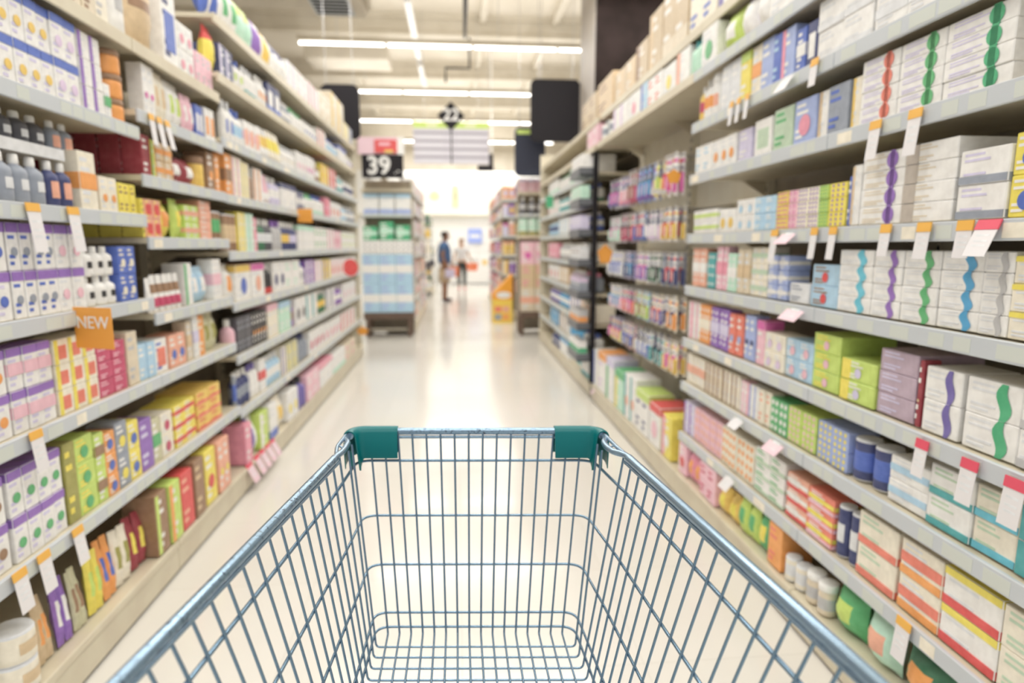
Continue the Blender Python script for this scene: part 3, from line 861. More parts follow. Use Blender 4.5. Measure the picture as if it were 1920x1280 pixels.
# the fronts of shelves above are reached by packs; bins clipped between peg bay and far bay
t = thing('bin_tower', 'stack of shallow dark-edged bins between peg rows and far right bay', 'display bins', (1.2, 5.33, 0))
b = MB(); b.box(-.03, .015, -.03, -.01, .15, 2.15, M['dark']); b.build('side_frame', t)
BIN = principled('bin_grey', (.16, .17, .19), .4)
binz = [1.98, 1.72, 1.46, 1.2, .92, .64, .36]
bins = []
for z in binz:
    b = MB()
    b.box(-.14, -.02, .0, .46, z-.02, z-.008, BIN); b.box(-.145, -.138, 0, .46, z-.02, z+.05, BIN, .001)
    b.box(-.14, -.02, 0, .006, z-.02, z+.05, BIN); b.box(-.14, -.02, .454, .46, z-.02, z+.05, BIN)
    b.build('bin', t)

# ------------------------------------------------------------------ products
def shape_marks(b, marks, w, h, X, d=.0006, side=False):
    """print on the front face (plane x = X, y -w/2..w/2, z 0..h)"""
    e = d; hw = w/2
    def rect(u0, u1, v0, v1, m):
        nonlocal e
        b.box(X, X+e, u0*hw, u1*hw, v0*h, v1*h, pal(m)); e += d*.5
    for k, c in marks:
        if k == 't': rect(-.97, .97, .8, .99, c)
        elif k == 'b': rect(-.97, .97, .02, .24, c)
        elif k == 'm': rect(-.97, .97, .36, .64, c)
        elif k == 'p': rect(-.66, .66, .2, .74, c)
        elif k == 'V': rect(-.96, -.45, .02, .98, c)
        elif k == 's':
            r = min(w*.27, h*.24); b.disc((X+e, 0, h*.4), 'x', r, pal(c), 16); e += d*.5
        elif k == 'g':
            nr, nc = (3, 3) if h < w*1.4 else (4, 2)
            for i in range(nc):
                for j in range(nr):
                    b.disc((X+e, ((i+.5)/nc-.5)*w*.9, (j+.5)/nr*h), 'x', min(w/nc, h/nr)*.32, pal(c), 10)
            e += d*.5
        elif k == 'r':      # round dot that repeats when boxes are stacked
            b.disc((X+e, w*.22, h*.5), 'x', min(h*.46, w*.16), pal(c), 16); rect(.34, .54, .0, 1., c); e += d
        elif k == 'v':      # wavy ribbon crossing the whole box height
            n = 8; vs = []
            for i in range(n+1):
                q = i/n; o = w*(.20+.05*sin(q*pi*2)); ww = w*(.055+.055*abs(sin(q*pi)))
                vs += [(X+e, o-ww, q*h), (X+e, o+ww, q*h)]
            b.add(vs, [(2*i, 2*i+1, 2*i+3, 2*i+2) for i in range(n)], pal(c)); e += d*.5
        elif k == 'x':
            for q, l in ((.86, .62), (.70, .8), (.3, .7), (.16, .5)):
                rect(-.8, -.8+l*1.3, q-.035, q+.035, c)
def carton_mesh(base, marks, w, d, h):
    b = MB(); c = min(.0025, h*.05)
    b.box(-d, 0, -w/2, w/2, 0, h, pal(base), c)
    if not marks or all(k not in 'x' for k, _ in marks):
        marks = list(marks) + [('x', 'silver' if base in ('white', 'cream', 'beige') else 'white')] if h > .04 and not any(k in 'pg' for k, _ in marks) else marks
    shape_marks(b, [q for q in marks if q[0] == 'x'] + [q for q in marks if q[0] != 'x'], w, h, 0)
    for k, col in marks:
        if k == 't': b.box(-d*.98, -.002, -w*.485, w*.485, h, h+.0006, pal(col)); b.box(-d*.98, -.002, -w/2-.0006, w/2+.0006, h*.8, h*.985, pal(col))
        if k in 'bm':
            v0, v1 = (.02, .24) if k == 'b' else (.36, .64)
            b.box(-d*.98, -.002, -w/2-.0006, w/2+.0006, h*v0, h*v1, pal(col))
    return b.mesh('carton'), None
def bottle_mesh(base, marks, w, d, h):
    r = w*.47; hb = h*.80; mm = dict(marks); cap = mm.get('t') or ('white' if base != 'white' else random.choice(('white', 'white', 'blue', 'silver')))
    B = pal(base); n = 14
    band = lambda k: pal(mm[k]) if k in mm else B
    prof = [(r*.9, 0), (r, .01), (r, hb*.26), (r, hb*.34), (r, hb*.70), (r, hb*.76), (r*.92, hb*.86), (r*.55, hb*.96), (r*.38, hb)]
    mats = [band('b'), band('b'), B, band('m'), B, B, B, B]
    b = MB(); b.lathe(prof, B, n, -r, 0, mats, 1.0)
    for k, c in marks:
        if k in 'spgx':
            bb = MB()
            for j in range(5):   # curved label patch
                pass
            N = 6; u = .75 if k == 'p' else .5
            v0, v1 = {'p': (.25, .7), 's': (.35, .62), 'g': (.3, .68), 'x': (.42, .55)}[k]
            vs = []
            for i in range(N+1):
                a = (-u + 2*u*i/N)
                vs += [(-r+(r+.0008)*cos(a), (r+.0008)*sin(a), hb*v0), (-r+(r+.0008)*cos(a), (r+.0008)*sin(a), hb*v1)]
            b.add(vs, [(2*i, 2*i+2, 2*i+3, 2*i+1) for i in range(N)], pal(c), True)
    cb = MB(); cb.lathe([(r*.40, hb-.002), (r*.44, hb+.004), (r*.42, h-.004), (r*.36, h)], pal(cap), 12, -r, 0)
    return b.mesh('bottle'), cb.mesh('cap')
def tube_mesh(base, marks, w, d, h):
    mm = dict(marks); B = pal(base); r = w*.42; z0 = h*.14; N = 12; vs = []; rows = 7
    for i in range(rows+1):
        q = i/rows; z = z0+(h-z0)*q; fl = (1-q)**.7; ry = r*(1+.12*q); rx = max(r*fl, .002)
        for a in range(N): vs.append((-r+rx*cos(2*pi*a/N), ry*sin(2*pi*a/N), z))
    b = MB()
    for i in range(rows):
        m = pal(mm['b']) if 'b' in mm and i < 2 else (pal(mm['s']) if 's' in mm and i in (3, 4) else (pal(mm['V']) if 'V' in mm and i in (2, 3, 4) else B))
        b.add([v for v in vs[i*N:(i+2)*N]], [(a, (a+1)%N, N+(a+1)%N, N+a) for a in range(N)], m, True)
    b.add(vs[:N], [list(range(N))], B)
    c = MB(); c.lathe([(r*.75, 0), (r*.8, .002), (r*.72, z0)], pal('white'), 12, -r, 0)
    return b.mesh('squeeze_tube'), c.mesh('cap')
def jar_mesh(base, marks, w, d, h, can=False):
    mm = dict(marks); B = pal(base); r = w*.47; hb = h if can else h*.78
    L = pal(mm['m']) if 'm' in mm else B
    b = MB(); b.lathe([(r*.92, 0), (r, .006), (r, hb*.25), (r, hb*.72), (r, hb-.008), (r*.93, hb)], B, 16, -r, 0,
                      [pal('silver') if can else B, B, L, B, pal('silver') if can else B])
    for k, c in marks:
        if k in 'spx' or (k == 'b' and can):
            vs = []; N = 6
            for i in range(N+1):
                a = -.7+1.4*i/N
                vs += [(-r+(r+.0008)*cos(a), (r+.0008)*sin(a), hb*.3), (-r+(r+.0008)*cos(a), (r+.0008)*sin(a), hb*.66)]
            b.add(vs, [(2*i, 2*i+2, 2*i+3, 2*i+1) for i in range(N)], pal(c), True)
    if can: return b.mesh('can'), None
    c = MB(); c.lathe([(r*1.0, hb-.002), (r*1.03, hb+.004), (r*1.03, h-.006), (r*.96, h)], pal(mm.get('t', 'white')), 16, -r, 0)
    return b.mesh('jar'), c.mesh('lid')
def pouch_mesh(base, marks, w, d, h):
    """soft bag: flat crimped top and bottom, full belly, slightly crinkled"""
    rnd = random.Random(hash((base, round(w*1000), round(h*1000))) & 255 if False else int(w*1e4+h*1e3)); NU, NV = 8, 10
    mm = dict(marks); b = MB(); T = min(.055, w*.42)
    def P(i, j, sgn):
        u, v = i/NU*2-1, j/NV
        bell = max(0, (1-abs(u)**2.4))*max(0, min(1, sin(pi*min(1, v/.92))**.6 if v < .92 else 0))
        cr = 0 if j in (0, NV) or i in (0, NU) else (rnd.random()-.5)*.006
        ww = w/2*(1-.05*sin(pi*v))
        return (-T + sgn*(.001 + T*.95*bell) + cr, u*ww, h*v)
    g = {}
    for sgn in (1, -1):
        vs = [P(i, j, sgn) for j in range(NV+1) for i in range(NU+1)]
        for j in range(NV):
            for i in range(NU):
                m = base
                if 't' in mm and j >= 7: m = mm['t']
                elif 'b' in mm and j <= 2: m = mm['b']
                elif 'V' in mm and i <= 2: m = mm['V']
                elif 's' in mm and 3 <= j <= 6 and 2 <= i <= 5: m = mm['s']
                elif 'p' in mm and 2 <= j <= 7 and 1 <= i <= 6: m = mm['p']
                elif 'm' in mm and 4 <= j <= 5: m = mm['m']
                elif 'g' in mm and (i+j) % 3 == 0: m = mm['g']
                elif 'x' in mm and j in (4, 6) and 1 <= i <= 6: m = mm['x']
                a = j*(NU+1)+i
                b.add([vs[a], vs[a+1], vs[a+NU+2], vs[a+NU+1]], [(0,1,2,3)], pal(m), True)
    me = b.mesh('pouch')
    bm = bmesh.new(); bm.from_mesh(me); bmesh.ops.remove_doubles(bm, verts=bm.verts, dist=.0008); bmesh.ops.recalc_face_normals(bm, faces=bm.faces); bm.to_mesh(me); bm.free()
    return me, None
def hang_mesh(base, marks, w, d, h):
    """blister card: card with a hang-hole tab and a bubble over the goods; origin at its foot"""
    mm = dict(marks); b = MB()
    b.box(-.003, 0, -w/2, w/2, 0, h*.9, pal(base)); b.box(-.003, 0, -w*.25, w*.25, h*.9, h, pal(base))
    b.disc((.0006, 0, h*.94), 'x', .006, M['dark'], 8)
    b.box(0, .0012, -w*.47, w*.47, h*.76, h*.84, pal(mm.get('p', 'blue'))); b.box(0, .0014, -w*.3, w*.4, h*.6, h*.66, pal('slate'))
    r = w*.30
    vs = [(0,-r,h*.08),(0,r,h*.08),(0,r,h*.52),(0,-r,h*.52),(.022,-r*.8,h*.1),(.022,r*.8,h*.1),(.022,r*.8,h*.5),(.022,-r*.8,h*.5)]
    b.add(vs, [(4,5,6,7),(0,1,5,4),(1,2,6,5),(2,3,7,6),(3,0,4,7)], pal(mm.get('p', 'blue')))
    b.box(.022, .0226, -r*.45, r*.3, h*.14, h*.44, pal('white'))
    return b.mesh('blister_pack'), None
KIND = dict(carton=(carton_mesh, 'carton', 'carton', .14), bottle=(bottle_mesh, 'bottle', 'bottle', 0), tube=(tube_mesh, 'squeeze_tube', 'tube', 0),
            jar=(jar_mesh, 'jar', 'jar', 0), can=(lambda *a: jar_mesh(*a, can=True), 'can', 'can', 0),
            pouch=(pouch_mesh, 'pouch', 'bag', 0), hang=(hang_mesh, 'blister_pack', 'blister pack', 0))
_mesh_cache = {}
def get_mesh(desc, w, d, h):
    key = (desc, round(w*200), round(d*100), round(h*200))
    if key not in _mesh_cache:
        p = desc.split(); marks = [tuple(q.split(':')) for q in p[2:]]
        _mesh_cache[key] = KIND[p[0]][0](p[1], marks, w, d, h)
    return _mesh_cache[key]
MARKWORD = dict(t='{} top', b='{} foot', m='{} band', p='{} panel', V='{} side stripe', s='{} spot', g='{} dots', r='{} dots', v='{} ribbon', x='{} print')
KWORD = dict(carton='carton', bottle='bottle', tube='tube', jar='jar', can='can', pouch='bag', hang='card pack')
def phrase(desc):
    p = desc.split(); marks = [q.split(':') for q in p[2:]]
    s = '%s %s' % (p[1].replace('darkred', 'dark-red'), KWORD[p[0]])
    ws = [MARKWORD[k].format(c) for k, c in marks if k != 'x'] or [MARKWORD[k].format(c) for k, c in marks]
    return s + ', ' + ', '.join(ws[:2])
ORD = ['nearest', 'second nearest', 'third nearest', 'fourth nearest', 'fifth nearest', 'sixth nearest', 'seventh nearest', 'eighth nearest', 'ninth nearest']
def posword(i, n, k, st):
    a = '' if n == 1 else ('farthest' if i == n-1 else ORD[min(i, 8)])
    if st == 1: return a
    s = 'top' if k == st-1 else ('bottom' if k == 0 else ('middle' if st == 3 else ('second' if k == st-2 else 'third')))
    return '%s, %s stack' % (s, a) if a else s + ' of its stack'
used_labels = set()
def put(desc, me, cap, loc, rz, label, group, part=True):
    k = KIND[desc.split()[0]]
    if len(label.split()) > 16: label = label.replace('side stripe', 'stripe').replace(' bays', '')
    nm = k[1]; p_ = desc.split()
    if p_[0] == 'carton':
        ys = [v.co.y for v in me.vertices]; zs = [v.co.z for v in me.vertices]; q = (max(zs)-min(zs))/(max(ys)-min(ys))
        nm = 'flat_carton' if q < .55 else 'wide_carton' if q < 1.0 else 'square_carton' if q < 1.35 else 'carton' if q < 1.7 else 'tall_carton' if q < 2.6 else 'slim_carton'
        if 'multipack' in label or 'emerald pack' in label: nm = 'multipack'
        if loc[2] > 2.4 and loc[0] > 0 and loc[1] < 9: nm = 'cardboard_box'
    o = link(nm, me, None, loc, rz); tag(o, label, k[2], group)
    if cap: link('lid' if k[1] == 'jar' else 'cap', cap, o)
    assert label not in used_labels, label
    used_labels.add(label)
    if len(label.split()) > 16: print('LONG', label)
    return o
def run(rowkind, zb, X, shelf, y0, y1, desc, h, w, st, depth=.14, ranks=1):
    n = max(1, int(round((y1-y0)/w))); pitch = (y1-y0)/n
    ww = max(.015, min(pitch-.003, w*1.25))
    if desc.split()[0] in ('bottle', 'tube', 'jar', 'can'): ww = min(ww, .12)
    dd = depth if depth != .14 else max(.05, min(.2, ww*1.3))
    me, cap = get_mesh(desc, ww, dd, h)
    left = rowkind == 'L'
    sgn = -1 if left else 1; rz = 0 if left else pi
    ph = phrase(desc); grp = ph + ', ' + shelf
    for i in range(n):
        y = y0+(i+.5)*pitch; jit = random.uniform(0, .012)
        for k in range(st):
            for r in range(int(ranks)):
                lab = ph
                pw = posword(i, n, k, st)
                if ranks > 1: pw = ('front ' if r == 0 else ['', 'second', 'third', 'fourth', 'fifth'][r] + '-row ') + pw
                if pw: lab += ', ' + pw
                lab += ', ' + shelf
                x = X + sgn*(jit*.5 + random.uniform(0, .003) + r*(dd+.004))
                ry = rz + (random.uniform(-.05, .05) if st == 1 and ranks == 1 and i % 2 and ww > .05 and n < 2 else 0)
                o = put(desc, me, cap, (x, y, zb + k*(h+.0008)), ry, lab, grp if n*st*ranks > 1 else None)
                if left and desc.startswith('pouch') and zb < .2 and y1 < 2.5:      # limp packets lean over on the bottom deck
                    o.rotation_euler = (random.uniform(-.17, -.12), -random.uniform(.12, .25), random.uniform(-.12, .08)); o.location.z += ww*.12; o.location.x -= .03
ALT_BASE = ['white', 'charcoal', 'cream', 'slate', 'white', 'silver', 'navy']; ALT_PRINT = ['blue', 'red', 'navy', 'white', 'tomato', 'black', 'azure', 'brown', 'lime', 'magenta']; used_alt = set()
for side, zb, X, shelf, items in ROWS:
    X = abs(X) * (-1 if side == 'L' else 1)
    for it in items:
        y0, y1, desc, h, w, st = it[:6]; ex = it[6:]
        if side == 'P' and desc.startswith('hang'):
            # cards hang three deep from one hook each; the front card of each peg
            n = max(1, int(round((y1-y0)/w))); pitch = (y1-y0)/n
            while True:     # every other hook holds a different card
                alt = 'hang %s p:%s' % (random.choice(ALT_BASE), random.choice(ALT_PRINT))
                if alt.split()[1] != alt.split(':')[1] and (alt.split()[1], alt.split(':')[1]) != ('charcoal', 'black') and (shelf, alt) not in used_alt and alt not in [q[2] for q in items]: break
            used_alt.add((shelf, alt)); odd = n//2; even = n-odd
            for i in range(n):
                y = y0+(i+.5)*pitch; dsc = alt if i % 2 else desc; hh = h*(.9 if i % 2 else 1)
                me, cap = get_mesh(dsc, pitch-.006, .02, hh)
                ph = phrase(dsc); pw = posword(i//2, odd if i % 2 else even, 0, 1)
                for r in range(2):
                    lab = ph + (', ' + pw if pw else '') + (', front card' if r == 0 else ', card behind') + ', ' + shelf
                    put(dsc, me, cap, (1.235+r*.045+random.uniform(-.006, .006), y, zb+.02+h-hh), pi+random.uniform(-.12, .12), lab, ph + ', ' + shelf)
                hk = thing('peg_hook', 'steel peg hook holding the %s %s' % (pw + ' ' if pw else '', ph) + ', ' + shelf, 'hook', (1.61, y, zb+.02+h*.94), 0, 'peg hooks on the right')
                hk['label'] = ' '.join(('steel hook of %s %s, %s' % (pw, ph, shelf)).split())
                b = MB(); b.tube([(0, 0, 0), (-.38, 0, 0), (-.392, 0, .008)], .003, M['steel'], 6); b.build('prong', hk)
            continue
        z = zb + (.0 if not (side in 'LRPF' and abs(zb-.15) < .001) else .0)
        run(side if side == 'L' else 'R', z + .001, X, shelf, y0, y1, desc, h, w, st, *ex)
# bins of the bin tower: a few packs each, facing the aisle
bin_desc = [('carton white b:green', 'top bin'), ('carton mint s:white', 'second bin'), ('carton lavender x:white', 'third bin'), ('carton silver x:brown', 'fourth bin'),
            ('carton slate t:lilac', 'fifth bin'), ('carton grey m:orange', 'sixth bin'), ('carton white m:emerald', 'bottom bin')]
for z, (dsc, nm) in zip(binz, bin_desc):
    me, cap = get_mesh(dsc, .10, .08, .17)
    for i in range(4):
        put(dsc, me, cap, (1.2-.128+.0, 5.33+.06+i*.112, z-.007), pi, '%s, %s, %s of bin tower' % (phrase(dsc), posword(i, 4, 0, 1), nm), phrase(dsc) + ' in the bin tower')

# ------------------------------------------------------------------ price cards and flags
CARD = principled('price_card_white', (.84, .82, .84), .5)
CARD_OR = principled('price_card_orange', (.90, .50, .10), .5)
CARD_RED = principled('price_card_red', (.80, .10, .16), .5)
CARD_PINK = principled('price_card_pink', (.90, .66, .74), .5)
def text_mesh(s, size, depth, m, bold=0.):
    cu = D.curves.new('lettering', 'FONT'); cu.body = s; cu.size = size; cu.extrude = depth; cu.offset = bold; cu.align_x = 'CENTER'; cu.align_y = 'CENTER'
    o = D.objects.new('lettering', cu); COL.objects.link(o)
    dg = bpy.context.evaluated_depsgraph_get()
    me = D.meshes.new_from_object(o.evaluated_get(dg)); D.objects.remove(o); me.materials.clear(); me.materials.append(m)
    return me
def card(side, y, z, label, w=.05, h=.11, head=CARD_OR, face=CARD, tilt=.0, lean=.12, group='hanging price cards'):
    """card clipped to a shelf rail at height z, hanging down"""
    X = -1.183 if side == 'L' else 1.183
    t = thing('price_card', label, 'price card', (X, y, z), 0 if side == 'L' else pi, group)
    b = MB(); b.box(0, .0015, -w/2, w/2, -h, 0, face)
    for q in (.25, .45, .6): b.box(.0015, .0018, -w*.3, w*.3, -h*(q+.06), -h*q, pal('silver'))
    c = b.build('card', t, rot=(tilt, -lean, 0))
    if head:
        b = MB(); b.box(-.0005, .003, -w/2-.001, w/2+.001, -.006, .018, head); b.build('clip', t, rot=(tilt, -lean, 0))
    else:
        b = MB(); b.box(-.0005, .003, -w/4, w/4, -.006, .004, pal('silver')); b.build('clip', t, rot=(tilt, -lean, 0))
    return t
CARDS = [
 ('L', 1.871, 1.47, 0.055, 0.12, 'o', 0.1, 'white price card with orange clip above the penguin-like bottles, nearest left'),
 ('L', 2.055, 1.47, 0.055, 0.12, 'o', 0.1, 'white price card with orange clip under the salmon-labelled bottles on the left'),
 ('L', 2.623, 1.86, 0.04, 0.1, 'o', 0.1, 'white card, nearest in the cluster under the upper left shelf'),
 ('L', 2.689, 1.86, 0.04, 0.1, 'o', 0.14, 'white card in the middle of the cluster under the upper left shelf'),
 ('L', 2.758, 1.86, 0.04, 0.1, 'o', 0.18, 'white card, farthest in the cluster under the upper left shelf'),
 ('L', 1.772, 0.84, 0.05, 0.1, 'o', 0.1, 'white price card with orange clip above the green-spotted cartons on the left'),
 ('L', 1.645, 0.49, 0.05, 0.1, 'o', 0.12, 'lowest left white price card with orange clip, nearest of three'),
 ('L', 1.743, 0.49, 0.05, 0.1, 'o', 0.12, 'lowest left white price card with orange clip, middle of three'),
 ('L', 1.902, 0.49, 0.05, 0.1, 'o', 0.12, 'lowest left white price card with orange clip, beside the olive carton'),
 ('L', 3.434, 0.14, 0.09, 0.1, 'rp', 0.45, 'pinkish price card on the left kick rail, nearest of five'),
 ('L', 3.566, 0.14, 0.08, 0.1, 'rp', 0.45, 'pinkish price card on the left kick rail, second of five'),
 ('L', 3.667, 0.14, 0.08, 0.1, 'rp', 0.45, 'pinkish price card on the left kick rail, third of five'),
 ('L', 3.773, 0.14, 0.08, 0.1, 'rp', 0.45, 'pinkish price card on the left kick rail, fourth of five'),
 ('L', 3.874, 0.14, 0.08, 0.1, 'rp', 0.45, 'pinkish price card on the left kick rail, farthest of five'),
 ('R', 1.706, 1.7, 0.045, 0.09, 'o', 0.1, 'white price card with orange clip below the red dotted cartons'),
 ('R', 1.553, 1.7, 0.045, 0.1, 'o', 0.1, 'white price card with orange clip below the green dotted cartons'),
 ('R', 2.04, 1.96, 0.04, 0.07, 'o', 0.1, 'white price card with orange clip under the blue and navy cartons'),
 ('R', 2.203, 1.96, 0.08, 0.06, 'n', 0.6, 'white slanted card under the periwinkle cartons, upper right'),
 ('R', 2.658, 1.96, 0.03, 0.08, 'o', 0.1, 'white price card with orange clip, farthest under the third right shelf'),
 ('R', 2.592, 1.96, 0.03, 0.08, 'o', 0.1, 'white price card with orange clip, middle under the third right shelf'),
 ('R', 2.515, 1.96, 0.03, 0.08, 'o', 0.1, 'white price card with orange clip, nearest under the third right shelf'),
 ('R', 2.226, 1.41, 0.045, 0.1, 'o', 0.1, 'white price card with orange clip beside the pink slanted card'),
 ('R', 2.124, 1.41, 0.09, 0.05, 'np', 0.8, 'pink and white slanted card on the right rail at eye level'),
 ('R', 1.969, 1.41, 0.035, 0.085, 'o', 0.1, 'white price card with orange clip left of a matching pair'),
 ('R', 1.866, 1.41, 0.035, 0.085, 'o', 0.1, 'white price card with orange clip nearest the purple dotted cartons'),
 ('R', 1.624, 1.41, 0.04, 0.07, 'o', 0.1, 'white price card with orange clip above the purple ribbon cartons'),
 ('R', 1.483, 1.41, 0.045, 0.075, 'o', 0.1, 'white price card with orange clip above the green ribbon cartons'),
 ('R', 1.355, 1.41, 0.045, 0.07, 'o', 0.1, 'white price card with orange clip above the azure ribbon cartons'),
 ('R', 1.294, 1.41, 0.06, 0.07, 'r', 0.4, 'white tilted price card with red clip above the grey ribbon cartons'),
 ('R', 2.047, 1.145, 0.11, 0.05, 'np', 0.8, 'pink slanted card on the rail below the silver cartons'),
 ('R', 1.414, 0.86, 0.04, 0.08, 'r', 0.1, 'white price card with red clip below the mauve cartons'),
 ('R', 1.266, 0.86, 0.045, 0.09, 'r', 0.1, 'white price card with red clip below the indigo ribbon cartons'),
 ('R', 1.147, 0.86, 0.05, 0.09, 'r', 0.1, 'white price card with red clip below the emerald ribbon cartons'),
 ('R', 2.422, 0.64, 0.08, 0.05, 'n', 0.8, 'white slanted card under the brown striped cartons on the right'),
 ('R', 2.109, 0.64, 0.1, 0.05, 'np', 0.8, 'pink slanted card under the green-dotted cartons on the right'),
 ('R', 2.469, 0.36, 0.08, 0.06, 'n', 0.7, 'white slanted card above the gold bag at bottom right'),
 ('R', 1.411, 0.36, 0.05, 0.1, 'o', 0.1, 'white price card with orange clip below the red banded cartons'),
 ('R', 5.143, 0.13, 0.06, 0.05, 'np', 0.7, 'small pinkish card on the right kick rail under the peg rows'),
]
for side, y, z, w, h, kind, lean, label in CARDS:
    hd = {'o': CARD_OR, 'r': CARD_RED}.get(kind[0]); fc = CARD_PINK if 'p' in kind else CARD
    card(side, y, z, label, w, h, hd, fc, lean=lean)
def flag(side, y, z, w, h, m, label, out=.06, txt=None, shape='rect', rz=0.):
    X = -1.185 if side == 'L' else 1.185; s = 1 if side == 'L' else -1
    t = thing('shelf_flag', label, 'shelf sign', (X, y, z), 0)
    b = MB(); b.tube([(0, 0, 0), (s*out, 0, 0)], .003, pal('silver'), 6); b.build('arm', t)
    b = MB()
    if shape == 'rect': b.box(-w/2, w/2, -.002, 0, -h/2, h/2, m, .0005)
    else:
        n = 20 if shape == 'disc' else 5; vs = []
        for yy in (-.003, 0):
            for a in range(n):
                an = 2*pi*a/n + (pi/2 if n == 5 else 0); vs.append((w/2*cos(an), yy, h/2*sin(an)))
        b.add(vs, [list(range(n))[::-1], list(range(n, 2*n))] + [(a, (a+1)%n, n+(a+1)%n, n+a) for a in range(n)], m)
    f = b.build('board', t, loc=(s*(out+.0)+s*w*.35, 0, 0), rot=(.0, 0, rz))
    if txt:
        o = link('lettering', text_mesh(txt, h*.42, .0006, pal('white')), f, (0, -.0032, h*.12)); o.rotation_euler = (pi/2, 0, 0)
    return t
ORANGE_FLAG = principled('flag_orange', (.93, .42, .08), .45)
flag('L', 2.009, 1.115, .15, .13, ORANGE_FLAG, 'orange NEW sign projecting from the nearest left shelf', .0, 'NEW', 'rect', -.35)
flag('L', 4.802, 1.59, .11, .10, ORANGE_FLAG, 'small orange flag projecting from the middle of the far left run', .02, None, 'rect', -.1)
flag('L', 6.598, 1.14, .16, .18, pal('red'), 'round red disc hanging off the far left shelves', .02, None, 'disc', -.1)
flag('L', 7.390, .36, .15, .11, ORANGE_FLAG, 'small orange flag low on the far left end panel', .0, None, 'penta', -.1)
flag('R', 4.692, 1.30, .13, .16, ORANGE_FLAG, 'orange flag on the peg rows at middle height', .0, None, 'penta', .15)
flag('R', 3.263, 1.73, .09, .08, ORANGE_FLAG, 'small orange flag beside the top peg row', .0, None, 'penta', .15)
flag('R', 3.355, 1.66, .12, .03, pal('white'), 'thin white strip projecting from the peg rows', .04, None, 'rect', .5)
flag('R', 7.685, 1.90, .09, .14, pal('emerald'), 'green flag on the far right shelves', .0, None, 'rect', .0)


# ------------------------------------------------------------------ end-of-aisle fixtures
def header(label, x0, x1, y, z0, z1, m, hang_to=5.22, name='header_board', cat='sign board'):
    t = thing(name, label, cat, ((x0+x1)/2, y, z0)); w = (x1-x0)/2; h = z1-z0; r = min(.08, h*.2); N = 5
    pts = []
    for cx, cz, a0 in ((w-r, r, -pi/2), (w-r, h-r, 0), (-w+r, h-r, pi/2), (-w+r, r, pi)):
        pts += [(cx+r*cos(a0+pi/2*i/N), cz+r*sin(a0+pi/2*i/N)) for i in range(N+1)]
    n = len(pts); b = MB()
    b.add([(x, yy, z) for yy in (-.02, .02) for x, z in pts], [list(range(n)), list(range(n, 2*n))[::-1]] + [(a, (a+1)%n, n+(a+1)%n, n+a) for a in range(n)], m)
    b.build('board', t)
    if hang_to:
        for x in (-w*.7, w*.7): b = MB(); b.tube([(x, 0, h), (x, 0, hang_to-z0)], .004, M['steel'], 6); b.build('wire', t)
    return t
header('rounded black board hanging above the end of the left shelves', -1.62, -1.16, 8.0, 2.66, 3.30, M['dark'])
header('rounded black board hanging above the end of the right shelves', 1.06, 1.76, 8.95, 2.82, 3.66, M['dark'])
# left end table with packs
TAB = thing('display_table', 'low dark wooden table carrying blue and white multipacks', 'table', (-1.03, 9.5, 0))
b = MB(); b.box(-.37, .37, -.2, .2, .27, .37, M['wood'], .004); b.build('table_top', TAB)
for x in (-.34, .28):
    for y in (-.19, .13): b = MB(); b.box(x, x+.06, y, y+.06, 0, .27, M['wood'], .003); b.build('leg', TAB)
b = MB(); b.box(-.3, .3, -.012, .012, .08, .11, M['frame_cream']); b.build('stretcher', TAB)
def facing_pack(desc, x, z, y, w, h, label, group, d=.2):
    me, cap = get_mesh(desc, w, d, h); return put(desc, me, cap, (x, y, z), -pi/2, label, group)
pos3 = ['left', 'middle', 'right']
for j, rowname in enumerate(('lower', 'upper')):
    for i in range(3):
        facing_pack('carton sky m:white x:periwinkle', -1.03+(-.245+.245*i), .371+j*.436, 9.32, .24, .434, 'sky-blue multipack, %s row, %s, on the dark end table' % (rowname, pos3[i]), 'blue multipacks on the end table')
for i in range(3): facing_pack('carton white g:grey', -1.03+(-.245+.245*i), 1.245, 9.32, .24, .2, 'white dotted multipack above the blue packs, %s' % pos3[i], 'dotted multipacks')
for i in range(3): facing_pack('carton emerald m:mint', -1.03+(-.235+.235*i), 1.447, 9.34, .2, (.2, .27, .22)[i], 'emerald pack on the dotted multipacks, %s of three' % pos3[i], 'emerald packs')
E1 = bay('cream end bay behind the stacked blue multipacks', .74, [(1.83,.2,0),(2.2,.2,1)], (-1.4, 9.28, 0), -pi/2, 2.35, .5, deck=False)
for i in range(3): facing_pack('carton white t:sky b:periwinkle', -1.03+(-.235+.235*i), 1.833, 9.5, .22, .3, 'white and sky-blue pack on end shelf under the 39 sign, %s' % pos3[i], 'packs under the 39 sign')
t = thing('price_sign', 'black price sign reading 39 above the end shelf', 'sign', (-1.04, 9.24, 2.33))
b = MB(); b.box(-.3, .29, 0, .02, 0, .33, M['dark'], .004); b.build('board', t)
for x in (-.25, .22): b = MB(); b.box(x, x+.02, .02, .54, .0, .02, M['steel']); b.build('bracket', t)
o = link('lettering', text_mesh('39', .34, .002, pal('white'), .008), t, (-.06, -.003, .165)); o.rotation_euler = (pi/2, 0, 0)
o = link('lettering', text_mesh('.-', .16, .002, pal('white')), t, (.2, -.003, .11)); o.rotation_euler = (pi/2, 0, 0)
t = thing('promotion_sign', 'red and pink promotion sign on top of the 39 sign', 'sign', (-1.03, 9.24, 2.664))
b = MB(); b.box(-.36, .3, .022, .03, 0, .24, CARD_PINK); b.box(.2, .3, .0, .03, 0, .24, pal('white')); b.build('backing', t)
b = MB(); b.box(-.12, .2, .0, .02, .02, .2, pal('red')); b.box(-.06, .1, -.001, .0, .12, .16, pal('pink')); b.box(.02, .14, -.001, 0, .02, .06, pal('gold')); b.build('red_panel', t)
